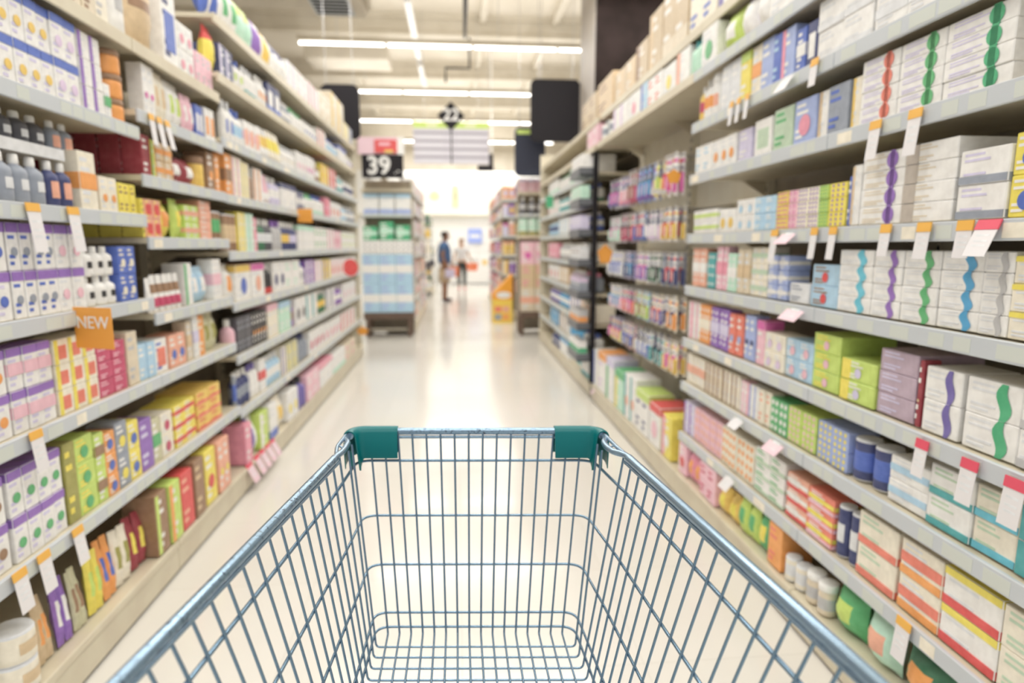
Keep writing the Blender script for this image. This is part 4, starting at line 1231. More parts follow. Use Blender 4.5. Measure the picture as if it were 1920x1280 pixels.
# right end fixture at the cross aisle
t = thing('display_table', 'narrow dark legged stand at the right side of the cross aisle', 'table', (1.1, 9.5, 0))
b = MB(); b.box(-.15, .3, -.2, .2, .27, .36, M['wood'], .004); b.build('table_top', t)
for x in (-.15, .24):
    for y in (-.19, .13): b = MB(); b.box(x, x+.06, y, y+.06, 0, .27, M['wood'], .003); b.build('leg', t)
right_end = [('carton beige m:salmon', .361, .36, 'lowest'), ('carton tan x:rose', .722, .36, 'second'), ('carton pink s:magenta', 1.083, .34, 'third')]
for dsc, z, h, nm in right_end:
    for i in range(2): facing_pack(dsc, 1.08+.21*i, z, 9.35, .2, h, '%s, %s tier of right end stand, %s' % (phrase(dsc), nm, pos3[i*2]), 'packs on the right end stand')
bay('slim end bay with a dark header board on the right', .46, [(1.52,.22,1),(1.85,.22,0),(2.18,.22,1)], (.95, 9.36, 0), -pi/2, 2.4, .5, deck=False)
for dsc, z, h, nm in [('carton mint b:olive', 1.523, .26, 'lower shelf'), ('bottle charcoal m:grey', 1.853, .25, 'middle shelf'), ('carton pink t:lavender', 2.183, .2, 'upper shelf')]:
    for i in range(3): facing_pack(dsc, 1.03+.14*i, z, 9.6, .12, h, '%s, %s of slim right end bay, %s' % (phrase(dsc), nm, pos3[i]), 'packs on the slim end bay', .1)
t = header('dark blue-grey header board with a lime label', .87, 1.32, 9.3, 2.38, 3.08, principled('slate_board', (.045,.05,.075), .6, 0, .2), hang_to=5.22)
b = MB(); b.box(-.19, .1, -.024, -.02, .6, .66, pal('lime')); b.build('lime_label', t)

# second block of shelves beyond the cross aisle
def random_bay(name, w, loc, rz, levels, colours, facing, xs, yfix, tagw, pitch=.17, height=2.45, deck=True, seed=1):
    bay(name, w, [(z, 0, 0) for z in levels[1:]], loc, rz, height, deck=deck)
    rnd = random.Random(seed); names = ['bottom', 'second', 'third', 'fourth', 'fifth', 'sixth', 'seventh', 'eighth']
    for li, z in enumerate(levels):
        n = int(w/pitch); hmax = (levels[li+1]-z-.07 if li+1 < len(levels) else .28)
        used = set()
        i = 0
        while i < n:
            while True:
                c, m, q = rnd.choice(colours), rnd.choice('tbmpsV'), rnd.choice(colours)
                kd = rnd.choice(('carton', 'carton', 'bottle', 'carton'))
                if c != q and (kd, c, m, q) not in used and not (kd == 'bottle' and m == 'V'): break
            used.add((kd, c, m, q)); dsc = '%s %s %s:%s' % (kd, c, m, q); h = round(hmax*rnd.uniform(.75, .98), 2)
            me, cap = get_mesh(dsc, pitch-.02, .12, h); g = min(rnd.choice((1, 2)), n-i)
            for k in range(g):
                a = (i+k+.5)*w/n
                p = xs(a); lab = '%s%s, %s shelf up, %s' % (phrase(dsc), (', ' + ['nearer', 'farther'][k]) if g > 1 else '', names[li], tagw)
                put(dsc, me, cap, (p[0], p[1], z+.004), facing, lab, (phrase(dsc) + ' on ' + tagw) if g > 1 else None)
            i += g
LV = [.146, .5, .85, 1.2, 1.55, 1.9, 2.2]
soft = ['white', 'white', 'cream', 'beige', 'lavender', 'pink', 'taupe', 'silver', 'salmon', 'mauve', 'white']
random_bay('second left block of shelves seen beyond the end table', 4.0, (-.68, 9.82, 0), 0, LV, soft, 0, lambda a: (-.695, 9.82+a), 0, 'second left block', .22, seed=3)
random_bay('white shelf with dark goods far down the left side', 2.2, (-.70, 17.0, 0), 0, [.146, .6, 1.05, 1.5, 1.9], ['white', 'charcoal', 'gold', 'forest', 'cream', 'silver'], 0, lambda a: (-.72, 17.0+a), 0, 'far left white shelf', .28, 2.1, seed=5)
bright = ['purple', 'orange', 'pink', 'white', 'magenta', 'crimson', 'lavender', 'gold', 'charcoal', 'white', 'salmon']
random_bay('second right block of shelves with purple and orange goods', 4.6, (.84, 16.4, 0), pi, LV, bright, pi, lambda a: (.86, 16.4-a), 0, 'second right block', .22, seed=8)
random_bay('end bay with bright packs behind the orange display', .44, (.84, 11.3, 0), -pi/2, LV[1:], bright, -pi/2, lambda a: (.84+a, 11.315), 0, 'end bay behind orange display', .11, seed=11, deck=True)
# orange cardboard floor display
t = thing('floor_display', 'orange and yellow cardboard floor display with a sloping top', 'display stand', (.62, 10.85, 0))
ORC = principled('display_orange', (.95, .42, .05), .5); YEC = principled('display_yellow', (.95, .68, .12), .5)
prof = [(0, .42), (0, .5), (.36, .88), (.36, .42)]
b = MB(); b.add([(x, yy, z) for yy in (0, .3) for x, z in prof], [(0,1,2,3), (7,6,5,4), (0,4,5,1), (1,5,6,2), (2,6,7,3), (3,7,4,0)], ORC); b.build('header', t)
b = MB(); b.box(0, .36, 0, .3, 0, .42, YEC, .003); b.build('base_box', t)
b = MB(); vs = [(.2+.13*cos(a*pi/8), -.002, .5+.06*sin(a*pi/8)) for a in range(16)]; b.add(vs, [list(range(16))], pal('white')); b.build('oval_label', t)
for x, z, c in ((.04, .2, 'tomato'), (.18, .2, 'salmon'), (.04, .06, 'slate'), (.18, .06, 'orange')):
    b = MB(); b.box(x, x+.12, -.003, 0, z, z+.1, pal(c)); b.build('printed_panel', t)

# hanging aisle sign
t = thing('aisle_sign', 'hanging aisle sign with black diamond reading 22 above white panels', 'sign', (-.07, 12.0, 2.89))
VI = principled('panel_lilac_white', (.70, .68, .74), .5); VL = principled('panel_lines', (.34, .32, .37), .5)
for s, nm in ((-1, 'left'), (1, 'right')):
    x0, x1 = (-.705, -.012) if s < 0 else (.012, .705)
    b = MB(); b.box(x0, x1, 0, .02, 0, .64, VI)
    for j in range(4): b.box(x0, x1, -.002, 0, .10+.145*j, .14+.145*j, VL)
    for j in range(4): b.box(x0+.12, x1-.15, -.001, 0, .05+.145*j, .065+.145*j, pal('silver'))
    b.build('listing_panel', t)
    b = MB(); b.box(x0, x1, -.003, .022, .64, .76, pal('lime')); b.box(x0+.25, x1-.25, -.005, -.003, .68, .72, pal('cream')); b.build('lime_header', t)
b = MB(); r = .255; b.add([(x, yy, z) for yy in (-.03, -.012) for x, z in ((0, .86-r), (r, .86), (0, .86+r), (-r, .86))], [(0,1,2,3), (7,6,5,4), (0,4,5,1), (1,5,6,2), (2,6,7,3), (3,7,4,0)], M['dark'])
dmd = b.build('diamond', t)
o = link('lettering', text_mesh('22', .30, .002, pal('white'), .006), dmd, (0, -.033, .87)); o.rotation_euler = (pi/2, 0, 0)
b = MB(); b.box(-.012, .012, -.002, .02, 0, .8, M['dark']); b.build('centre_rod', t)
for x in (-.5, .5): b = MB(); b.tube([(x, .01, .76), (x, .01, 2.71)], .004, M['steel'], 6); b.build('wire', t)
# security camera
t = thing('security_camera', 'small black ceiling camera on a drop pole right of aisle sign', 'camera', (.80, 14.0, 0))
b = MB(); b.tube([(0, 0, 3.12), (0, 0, 5.6)], .012, pal('white'), 8); b.build('pole', t)
b = MB(); b.box(-.06, .03, -.05, .05, 3.1, 3.36, M['dark'], .01); b.build('mount', t)
b = MB(); b.box(-.31, .04, -.07, .07, 3.0, 3.12, M['dark'], .015); b.build('housing', t)

# back wall objects
t = thing('wall_sign', 'pale blue square sign on the bright back wall', 'sign', (.66, 22.19, 1.45))
b = MB(); b.box(-.25, .25, 0, .03, 0, .5, principled('sign_blue', (.35, .45, .88), .5), .004); b.box(-.18, .18, -.002, 0, .2, .3, pal('white')); b.build('board', t)
t = thing('hanging_banner', 'narrow yellow-green banner hanging in front of the back wall', 'banner', (-.02, 21.4, 2.62))
b = MB(); b.box(-.12, .12, 0, .01, 0, .75, principled('banner_lime', (.80, .84, .55), .6)); b.box(-.04, .04, -.002, 0, .25, .55, pal('khaki')); b.build('cloth', t)
b = MB(); b.tube([(0, .005, .75), (0, .005, 2.98)], .004, M['steel'], 6); b.build('wire', t)
t = thing('hanging_banner', 'round yellow-green hanging disc left of the narrow banner', 'banner', (-.72, 21.4, 2.85))
b = MB(); n = 16
b.add([(.17*cos(2*pi*a/n), yy, .17+.17*sin(2*pi*a/n)) for yy in (0, .01) for a in range(n)], [list(range(n)), list(range(n, 2*n))[::-1]] + [(a, (a+1)%n, n+(a+1)%n, n+a) for a in range(n)], principled('banner_pale', (.80, .84, .55), .6))
b.build('disc', t)
b = MB(); b.tube([(0, .005, .34), (0, .005, 2.75)], .004, M['steel'], 6); b.build('wire', t)
t = thing('cabinet', 'low white cabinet standing against the back wall', 'cabinet', (.3, 22.0, 0))
b = MB(); b.box(-.9, .9, -.2, .2, .06, 1.05, pal('white'), .01); b.build('body', t)
b = MB(); b.box(-.88, .88, -.15, .18, 0, .06, pal('silver')); b.build('plinth', t)
for x in (-.88, .0): b = MB(); b.box(x+.01, x+.87, -.215, -.201, .1, 1.0, pal('white'), .003); d_ = b.build('door', t); b = MB(); b.box(x+.4, x+.5, -.225, -.215, .9, .92, M['steel']); b.build('handle', d_)
t = thing('wall_notice', 'small yellow notice on the white cabinet', 'notice', (.98, 21.77, .78))
b = MB(); b.disc((0, 0, 0), 'y', .09, pal('gold'), 16); b.disc((0, .004, 0), 'y', .09, pal('gold'), 16); b.build('disc', t)

# ------------------------------------------------------------------ people
def skin(name, chains, mat_, parent=None, loc=(0,0,0), rz=0., sub=1):
    """chains: list of lists of (x,y,z,rx[,ry]); first vertex of later chains attaches to nearest existing vertex"""
    vs = []; es = []; rs = []
    for ch in chains:
        prev = None
        for i, p in enumerate(ch):
            q = Vector(p[:3]); hit = None
            if i == 0:
                for k, v in enumerate(vs):
                    if (v-q).length < 1e-4: hit = k
            if hit is None: vs.append(q); rs.append((p[3], p[4] if len(p) > 4 else p[3])); hit = len(vs)-1
            if prev is not None: es.append((prev, hit))
            prev = hit
    me = D.meshes.new(name); me.from_pydata(vs, es, []); o = D.objects.new(name, me); COL.objects.link(o)
    md = o.modifiers.new('skin', 'SKIN'); md.use_smooth_shade = True
    sd = me.skin_vertices[0].data
    for i, r in enumerate(rs): sd[i].radius = r
    sd[0].use_root = True
    s2 = o.modifiers.new('sub', 'SUBSURF'); s2.levels = sub; s2.render_levels = sub
    dg = bpy.context.evaluated_depsgraph_get(); m2 = D.meshes.new_from_object(o.evaluated_get(dg)); D.objects.remove(o)
    m2.name = name; m2.materials.clear(); m2.materials.append(mat_)
    for p in m2.polygons: p.use_smooth = True; p.material_index = 0
    o = D.objects.new(name, m2); COL.objects.link(o); o.parent = parent; o.location = loc; o.rotation_euler = (0,0,rz); return o
def hand(w, d, s=1.0, side=1):
    """five finger chains from wrist w, fingers hanging along d, curled"""
    w = Vector(w); d = Vector(d).normalized(); lat = Vector((0, 0, 0)); f = Vector((1, 0, 0)); lat = d.cross(Vector((0, 1, 0))).normalized()
    inw = d.cross(lat).normalized()*side
    palm = w + d*.055*s
    ch = [[(*w, .022), (*palm, .030*s, .016*s)]]
    for i, L in enumerate((.062, .070, .066, .052)):
        o = palm + d*.02*s + lat*(i-1.5)*.018*s
        ch.append([(*palm, .03*s, .016*s), (*o, .009), (*(o+d*L*.5*s), .0085), (*(o+d*L*.85*s+inw*.018), .0075)])
    o = w + d*.03*s + lat*-.026*s
    ch.append([(*palm, .03*s, .016*s), (*o, .010), (*(o+d*.03*s+lat*-.018*s), .009), (*(o+d*.052*s+lat*-.018*s+inw*.01), .008)])
    return ch
SK1 = noisy(principled('skin_brown', (.36, .19, .11), .55), 9, (.32, .16, .09)); SK2 = noisy(principled('skin_tan', (.60, .38, .26), .55), 9, (.56, .34, .22))
HAIR = principled('hair_black', (.03, .025, .025), .5); HAIR2 = principled('hair_brown', (.24, .14, .08), .5)
def cloth(name, c): return noisy(principled(name, c, .85), 12, tuple(v*.85 for v in c))
def face(parent, c, fwd, r, eyecol=(.03,.02,.02)):
    """eyes, ears, nose and mouth on a head centred at c looking along fwd"""
    f = Vector(fwd).normalized(); l = Vector((0,0,1)).cross(f).normalized(); c = Vector(c); E = principled('eye_dark', eyecol, .3); Lp = principled('lip', (.45,.18,.15), .5)
    for s in (-1, 1):
        p = c + f*r*.92 + l*s*.032 + Vector((0,0,.012)); b = MB(); b.lathe([(.002,-.008),(.010,-.004),(.011,0),(.010,.004),(.002,.008)], E, 8, p.x, p.y); o = b.build('eye', parent); o.location = (0, 0, p.z)
    b = MB(); m = c + f*r*.93 + Vector((0,0,-.05)); b.tube([m-l*.022, m+f*.006, m+l*.022], .006, Lp, 6); b.build('mouth', parent)
def man(loc):
    t = thing('person', 'person in a blue shirt and khaki shorts standing beside the left shelves', 'person', loc)
    # faces +x, looking slightly down; left/right are +y/-y
    hd = (.055, 0, 1.60)
    body = [[(0, 0, .93, .13, .14), (0, 0, 1.10, .12, .15), (.0, 0, 1.30, .13, .17), (.0, 0, 1.42, .07, .12), (.015, 0, 1.49, .055), (.04, 0, 1.56, .075, .07), (.055, 0, 1.63, .085, .075), (.055, 0, 1.69, .06, .055)]]
    body += [[(.04, 0, 1.56, .075, .07), (.13, 0, 1.585, .018), (.15, 0, 1.575, .010)]]
    for s in (-1, 1):
        body.append([(0, 0, .93, .13, .14), (.0, s*.10, .84, .085), (.03*s, s*.10, .48, .058), (.02*s, s*.10, .44, .052), (-.01+.03*s, s*.10, .10, .036), (.0+.03*s, s*.10, .05, .04), (.13+.03*s, s*.11, .03, .032, .026)])
        el = (-.02, s*.24, 1.10) if s > 0 else (-.04, s*.24, 1.10); wr = (.16, s*.20, .93) if s > 0 else (.06, s*.22, .88)
        body.append([(.0, 0, 1.42, .07, .12), (0, s*.17, 1.40, .058), (*el, .04), (*wr, .027)])
        body += hand(wr, Vector(wr)-Vector(el), 1.0, s)
        body.append([(.055, 0, 1.63, .085, .075), (.05, s*.082, 1.615, .018, .012)])
    skin('body', body, SK1, t)
    face(t, hd, (1, 0, -.25), .10)
    skin('hair', [[(.03, 0, 1.61, .09, .085), (.03, 0, 1.68, .09, .085), (.035, 0, 1.71, .06, .055)], [(.03, 0, 1.61, .09, .085), (-.02, 0, 1.575, .05, .06)]], HAIR, t)
    shirt = [[(0, 0, .88, .19, .20), (0, 0, 1.08, .18, .19), (0, 0, 1.30, .18, .205), (0, 0, 1.42, .085, .14), (.01, 0, 1.475, .065, .07)]]
    for s in (-1, 1): shirt.append([(0, 0, 1.42, .085, .14), (0, s*.17, 1.40, .075), (-.02, s*.215, 1.22, .066)])
    skin('shirt', shirt, cloth('shirt_blue', (.10, .20, .40)), t)
    sh = [[(0, 0, .93, .18, .18), (0, 0, .84, .17, .17)]]
    for s in (-1, 1): sh.append([(0, 0, .84, .17, .17), (.0, s*.105, .76, .14), (.05*s, s*.105, .45, .12)])
    skin('shorts', sh, cloth('shorts_khaki', (.60, .46, .31)), t)
    for s in (-1, 1): skin('shoe', [[(-.05+.03*s, s*.10, .05, .045), (.05+.03*s, s*.105, .045, .048, .042), (.15+.03*s, s*.11, .035, .042, .032)]], principled('shoe_dark', (.07,.045,.06), .6), t)
    return t
man_o = man((-.30, 15.25, 0))
t = thing('shoulder_bag', 'small black bag hanging behind the person in the blue shirt', 'bag', (-.60, 15.2, .86))
b = MB(); b.box(-.06, .06, -.1, .1, 0, .17, pal('charcoal'), .02); b.build('pouch', t)
b = MB(); b.tube([(.0, -.06, .16), (.1, -.04, .42), (.2, 0, .62), (.1, .04, .42), (0, .06, .16)], .008, pal('charcoal'), 6); b.build('strap', t)
t = thing('paper_bag', 'pale shopping bag held by the person in the blue shirt', 'bag', (-.16, 15.03, .60))
b = MB(); b.box(-.12, .12, -.05, .05, 0, .2, pal('lavender'), .012); b.build('sack', t)
b = MB(); b.tube([(-.06, 0, .2), (-.04, 0, .26), (.04, 0, .26), (.06, 0, .2)], .006, pal('lavender'), 6); b.build('handle', t)
def woman(loc):
    t = thing('person', 'person in a white top and dark trousers carrying orange baskets', 'person', loc)
    # faces the camera side, turned a little to -x
    body = [[(0, 0, .88, .13, .11), (0, 0, 1.05, .105, .09), (0, 0, 1.20, .13, .10), (0, 0, 1.31, .10, .07), (0, -.01, 1.38, .045), (0, -.02, 1.44, .062, .068), (0, -.03, 1.51, .068, .08), (0, -.03, 1.56, .05, .055)]]
    body += [[(0, -.02, 1.44, .062, .068), (0, -.105, 1.465, .014), (0, -.12, 1.46, .009)]]
    for s in (-1, 1):
        body.append([(0, 0, .88, .13, .11), (s*.085, 0, .79, .08), (s*.085, -.02*s, .46, .052), (s*.085, -.03*s, .09, .034), (s*.085, -.03*s, .05, .036), (s*.09, -.12-.03*s, .03, .028, .024)])
        el = (s*.22, .0, 1.03) if s < 0 else (s*.22, 0, 1.05); wr = (-.25, -.06, .84) if s < 0 else (.30, -.10, .93)
        body.append([(0, 0, 1.31, .10, .07), (s*.15, 0, 1.28, .048), (*el, .034), (*wr, .023)])
        body += hand(wr, Vector(wr)-Vector(el), .9, s)
        body.append([(0, -.03, 1.51, .068, .08), (s*.072, -.02, 1.49, .014)])
    skin('body', body, SK2, t); face(t, (0, -.03, 1.49), (-.2, -1, -.1), .088)
    skin('hair', [[(0, .01, 1.50, .08, .075), (0, .0, 1.56, .075, .08), (0, -.01, 1.585, .05, .05)], [(0, .01, 1.50, .08, .075), (0, .05, 1.42, .07, .05), (0, .06, 1.34, .05, .035)]], HAIR2, t)
    top = [[(0, 0, .84, .15, .13), (0, 0, 1.03, .125, .11), (0, 0, 1.20, .15, .12), (0, 0, 1.31, .115, .085), (0, 0, 1.36, .06)]]
    for s in (-1, 1): top.append([(0, 0, 1.31, .115, .085), (s*.15, 0, 1.28, .064), (s*.20, 0, 1.14, .056)])
    skin('top', top, cloth('top_white', (.82, .82, .84)), t)
    tr = [[(0, 0, .90, .14, .12), (0, 0, .80, .13, .12)]]
    for s in (-1, 1): tr.append([(0, 0, .80, .13, .12), (s*.088, 0, .74, .092), (s*.088, -.02*s, .46, .066), (s*.086, -.03*s, .13, .052)])
    skin('trousers', tr, cloth('trousers_dark', (.05, .065, .065)), t)
    for s in (-1, 1): skin('shoe', [[(s*.085, .03-.03*s, .05, .04), (s*.09, -.06-.03*s, .04, .042, .038), (s*.09, -.14-.03*s, .03, .036, .028)]], principled('shoe_pink', (.80,.25,.30), .6), t)
woman((.15, 19.3, 0))
BASK = principled('basket_orange', (.90, .20, .05), .4)
def basket(label, loc, w, d, h):
    t = thing('shopping_basket', label, 'shopping basket', loc, 0, 'orange hand baskets'); b = MB(); N = 8
    lo = [(-w*.42,-d*.42),(w*.42,-d*.42),(w*.42,d*.42),(-w*.42,d*.42)]; hi = [(-w/2,-d/2),(w/2,-d/2),(w/2,d/2),(-w/2,d/2)]
    b.add([(x,y,0) for x,y in lo], [(0,1,2,3)], BASK)
    for k in range(4):
        a, c = lo[k], lo[(k+1)%4]; A, Cc = hi[k], hi[(k+1)%4]
        for i in range(N):
            q0, q1 = (i+.12)/N, (i+.88)/N
            P = lambda p0, p1, q: (p0[0]+(p1[0]-p0[0])*q, p0[1]+(p1[1]-p0[1])*q)
            p = [(*P(a,c,q0),0), (*P(a,c,q1),0), (*P(A,Cc,q1),h), (*P(A,Cc,q0),h)]; b.add(p, [(0,1,2,3)], BASK)
    b.build('tub', t)
    b = MB(); b.tube([(*hi[0],h),(*hi[1],h),(*hi[2],h),(*hi[3],h),(*hi[0],h)], .012, BASK, 6); b.build('rim', t)
    for s in (-1, 1): b = MB(); b.tube([(-w*.45, 0, h), (-w*.3, 0, h+.14), (w*.3, 0, h+.14), (w*.45, 0, h)], .008, pal('charcoal'), 6); b.build('handle', t, loc=(0, s*.012, 0)) if s > 0 else None
    return t
basket('orange basket held high in the hand on the right', (.47, 19.15, .60), .36, .26, .22)
basket('orange basket hanging low between the two people', (-.10, 19.15, .42), .34, .26, .30)

# ------------------------------------------------------------------ shopping cart
def steel_mat(name, scuff, c=(.20, .31, .42)):
    m = principled(name, c, .24, .75, .5)
    nt = m.node_tree; bs = nt.nodes['Principled BSDF']
    tc = nt.nodes.new('ShaderNodeTexCoord'); n = nt.nodes.new('ShaderNodeTexNoise'); n.inputs['Scale'].default_value = 170; n.inputs['Detail'].default_value = 6
    nt.links.new(tc.outputs['Object'], n.inputs['Vector'])
    r = nt.nodes.new('ShaderNodeMapRange'); r.inputs['From Min'].default_value = .74-scuff*.18; r.inputs['From Max'].default_value = .86-scuff*.16
    nt.links.new(n.outputs['Fac'], r.inputs['Value'])
    mx = nt.nodes.new('ShaderNodeMix'); mx.data_type = 'RGBA'; mx.inputs['A'].default_value = (*c, 1); mx.inputs['B'].default_value = (.05, .07, .10, 1)
    nt.links.new(r.outputs['Result'], mx.inputs['Factor']); nt.links.new(mx.outputs['Result'], bs.inputs['Base Color'])
    return m
RAIL = steel_mat('galvanised_rail', .25, (.30, .42, .54)); SCUFF = steel_mat('scuffed_rail', 1.0, (.28, .40, .52)); WIRE = steel_mat('basket_wire_steel', .1)
GREEN = principled('clip_teal_plastic', (.0, .155, .165), .36, 0, .4)
cart = thing('shopping_cart', 'empty blue-grey wire shopping cart with teal corner clips in the foreground', 'shopping cart', (0, 0, 0))
SK = .085
def S(x, y, z): return (x, y - SK*(x-.034), z)
ZR, ZF = 1.0, .6
def lerp(a, b, t): return a+(b-a)*t
def railL(y): return -.205 if y > 1.06 else -.216-.135*(1.05-y)
def railR(y): return .264 if y > 1.06 else .296+.1*(1.044-y)
def floorL(y): return -.166-.03*(1.09-y)
def floorR(y): return .219+.03*(1.09-y)
def frontY(z): return lerp(1.122, 1.196, (z-ZF)/(ZR-ZF))
def fillet(pts, r, n=5):
    out = [Vector(pts[0])]
    for i in range(1, len(pts)-1):
        p, a, c = Vector(pts[i]), Vector(pts[i-1]), Vector(pts[i+1])
        q = min(r, (a-p).length*.45, (c-p).length*.45); s, e = p+(a-p).normalized()*q, p+(c-p).normalized()*q
        for k in range(n+1):
            t = k/n; out.append(s*(1-t)**2 + p*2*t*(1-t) + e*t*t)
    out.append(Vector(pts[-1])); return out
Y_END = .24
# U-shaped wires: down the left side, under the floor, up the right side
nU = int((1.087-.36)/.031)+1
for i in range(nU):
    yb = 1.087-.031*i; yt = 1.132-.0367*i
    if yt < Y_END: break
    pts = [S(railL(yt), yt, ZR-.006), S(floorL(yb), yb, ZF), S(floorR(yb), yb, ZF), S(railR(yt), yt, ZR-.006)]
    b = MB(); b.tube(fillet(pts, .008), .0021, WIRE, 8); b.build('side_wire', cart)
# front wires: down the front wall, then back along the floor
for i in range(16):
    xt = -.179+.0283*i; xb = -.147+.0231*i
    pts = [S(xt, 1.193, ZR-.004), S(xb, 1.122, ZF+.004), S(xb*1.04-.001, Y_END+.1, ZF+.004)]
    b = MB(); b.tube(fillet(pts, .004), .0021, WIRE, 8); b.build('front_wire', cart)
# horizontal hoops round three sides
for z, r in ((.941, .0029), (.833, .0026), (.737, .0026), (.643, .0025), (.615, .0025)):
    q = (z-ZF)/(ZR-ZF); yf = frontY(z)+.004; pts = []
    L = lambda y: lerp(floorL(y), railL(min(y, 1.05)), q)-.004
    R = lambda y: lerp(floorR(y), railR(min(y, 1.044)), q)+.004
    lx = lerp(floorL(1.1), -.208, q)-.003; rx = lerp(floorR(1.1), .272, q)+.003
    pts = [S(L(Y_END), Y_END, z), S(L(.6), .6, z), S(L(1.0), 1.0, z), S(lx, yf, z), S(rx, yf, z), S(R(1.0), 1.0, z), S(R(.6), .6, z), S(R(Y_END), Y_END, z)]
    b = MB(); b.tube(fillet(pts, .03, 6), r, WIRE, 8); b.build('hoop', cart)
# rim: thick tube along each side, kinking in to a thinner pair of rods near the front corners
def side_rail(side):
    X = railL if side < 0 else railR; xi = -.210 if side < 0 else .273; xo = -.225 if side < 0 else .289
    y0 = 1.05; pts = [S(X(y), y, ZR) for y in (Y_END-.02, .4, .6, .8, y0-.015)]
    b = MB(); b.tube(pts, .0078, RAIL if side > 0 else SCUFF, 12); b.build('rim_tube', cart)
    pts2 = [S(X(y)-side*.002, y, ZR-.0115) for y in (Y_END-.02, .4, .6, .8, y0)]
    b = MB(); b.tube(pts2, .0032, RAIL, 8); b.build('rim_rod', cart)
    # kink
    p = [S(X(y0-.03), y0-.03, ZR+.001), S(X(y0), y0, ZR+.001), S(lerp(X(y0), xi, .8), y0+.02, ZR), S(xi, y0+.045, ZR), S(xi, 1.125, ZR), S(xi+side*.012, 1.15, ZR-.001), S(xi+side*.004, 1.178, ZR-.002)]
    b = MB(); b.tube(fillet(p, .012, 4), .0058, RAIL, 10); b.build('inner_rod', cart)
    p = [S(X(y0)+side*.001, y0-.01, ZR+.002), S(xo, 1.09, ZR+.003), S(xo-side*.004, 1.16, ZR+.003), S(xo-side*.02, 1.19, ZR+.003)]
    b = MB(); b.tube(fillet(p, .01, 4), .0036, RAIL, 8); b.build('outer_rod', cart)
    b = MB(); b.tube([S(xi, 1.085, ZR), S(xo-side*.002, 1.10, ZR+.002)], .002, RAIL, 6); b.build('rung', cart)
side_rail(-1); side_rail(1)
b = MB(); b.tube(fillet([S(-.214, 1.164, ZR), S(-.214, 1.197, ZR), S(.281, 1.197, ZR), S(.281, 1.164, ZR)], .026, 6), .0072, SCUFF, 12); b.build('front_tube', cart)
b = MB(); b.tube([S(-.185, 1.195, ZR-.0115), S(.246, 1.195, ZR-.0115)], .0034, RAIL, 8); b.build('front_rod', cart)
# teal corner clips: a folded plate over the tube, wrapping round the corner
def clip(side):
    xs = (-.123, -.215) if side < 0 else (.191, .282)   # inner end, corner
    path = []                                       # plan path from inner end to side end
    xe, xc = xs; R_ = .028
    path += [(lerp(xe, xc-side*R_, k/4), 1.197) for k in range(5)]
    cx = xc-side*R_
    path += [(cx+side*R_*sin(a), 1.197-R_+R_*cos(a)) for a in [pi/2*k/6 for k in range(1, 6)]]
    path += [(xc, 1.1665), (xc, 1.162)]
    n = len(path); vs = []; fs = []
    sec = []
    for i, (x, y) in enumerate(path):
        q = i/(n-1); a = path[max(0, i-1)]; c = path[min(n-1, i+1)]
        t = Vector((c[0]-a[0], c[1]-a[1])).normalized(); nin = Vector((t.y, -t.x))
        if nin.y > 0.0 or (abs(nin.y) < .3 and nin.x*side > 0): nin = -nin
        drop = .050 + (0 if q < .45 else .020*((q-.45)/.55)**1.6)
        prof = [(.0215, -drop), (.0172, -drop*.5), (.0128, .000), (.0095, .0065), (.005, .0098), (0, .0108), (-.005, .0098), (-.0095, .0065), (-.0118, 0), (-.0118, -drop*.5), (-.0105, -drop*.95)]
        if q > .8: prof = [(o, z*1.0) for o, z in prof]
        prof += [(o*.82, z if z < -.01 else z-.0022) for o, z in prof[::-1]]
        sec.append([Vector(S(x+nin.x*o, y+nin.y*o, ZR+z)) for o, z in prof])
    m = len(sec[0])
    for s_ in sec: vs += s_
    for i in range(n-1):
        for a in range(m): c = (a+1) % m; fs.append((i*m+a, i*m+c, (i+1)*m+c, (i+1)*m+a))
    b = MB(); b.add(vs, fs, GREEN, True)
    h = m//2
    for base in (0, (n-1)*m):
        for a in range(h-1): b.add([vs[base+a], vs[base+a+1], vs[base+m-2-a], vs[base+m-1-a]], [(0,1,2,3)], GREEN)
    c = b.build('corner_clip', cart); c['label'] = 'teal plastic clip on the %s front corner' % ('left' if side < 0 else 'right')
    md = c.modifiers.new('edge', 'BEVEL'); md.width = .0008; md.segments = 2; md.limit_method = 'ANGLE'; md.angle_limit = radians(50)
    # small hook tab that grips the corner wire
    b = MB(); x = xc+side*-.001
    b.box(min(x, x-side*.006), max(x, x-side*.006), 1.160-SK*(x-.034), 1.168-SK*(x-.034), ZR-.066, ZR-.03, GREEN, .001); b.build('clip_tab', c)
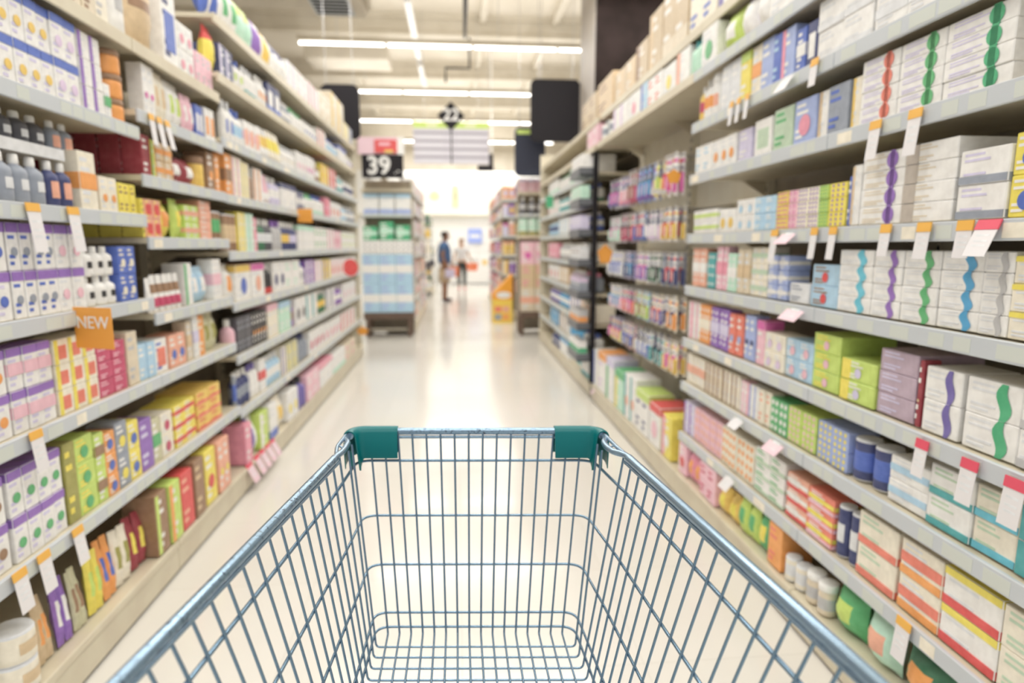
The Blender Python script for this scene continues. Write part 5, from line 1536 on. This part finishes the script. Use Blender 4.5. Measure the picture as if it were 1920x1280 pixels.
clip(-1); clip(1)
# rear end, handle, chassis and castors (below and behind the picture edge)
b = MB(); b.tube([S(-.345, Y_END-.03, ZR+.01), S(.405, Y_END-.03, ZR+.01)], .013, GREEN, 12); b.build('handle', cart)
for x in (-.322, .375):
    b = MB(); b.tube([S(x, Y_END, ZR), S(x, Y_END-.03, ZR+.01)], .01, GREEN, 8); b.build('handle_bracket', cart)
for i in range(9):
    x = -.2+i*.06; b = MB(); b.tube([S(x*1.3, Y_END, ZR-.03), S(x, Y_END+.1, ZF+.004)], .0021, WIRE, 6); b.build('rear_wire', cart)
for z, w_ in ((.97, .31), (.8, .25)): 
    y = Y_END+(.97-z)*.25; b = MB(); b.tube([S(-w_+.034, y, z), S(w_+.034, y, z)], .0026, WIRE, 6); b.build('rear_hoop', cart)
for s in (-1, 1):
    X = railL if s < 0 else railR
    p = [S(X(.27), .27, ZR-.02), S(X(.27)*.9, .30, .5), S(s*.24+.03, .36, .16), S(s*.17+.03, 1.0, .16)]
    b = MB(); b.tube(fillet(p, .06, 6), .012, RAIL, 10); b.build('chassis_tube', cart)
    b = MB(); b.tube([S(s*.2+.03, .62, .16), S(s*.14+.03, .6, ZF-.004)], .009, RAIL, 8); b.build('strut', cart)
    for y in (.38, .98):
        x = lerp(s*.24+.03, s*.17+.03, (y-.36)/.64)
        X0, Y0, _ = S(x, y, 0)
        b = MB(); b.box(X0-.016, X0-.012, Y0-.02, Y0+.02, .05, .15, RAIL); b.box(X0+.012, X0+.016, Y0-.02, Y0+.02, .05, .15, RAIL); b.box(X0-.016, X0+.016, Y0-.02, Y0+.02, .145, .152, RAIL)
        f = b.build('castor_fork', cart)
        b = MB(); b.lathe([(.045, -.011), (.052, -.008), (.052, .008), (.045, .011)], pal('charcoal'), 18); w = b.build('wheel', f); w.location = (X0, Y0, .052); w.rotation_euler = (0, pi/2, 0)
b = MB(); b.tube([S(-.14, 1.0, .16), S(.20, 1.0, .16)], .01, RAIL, 8); b.build('cross_tube', cart)
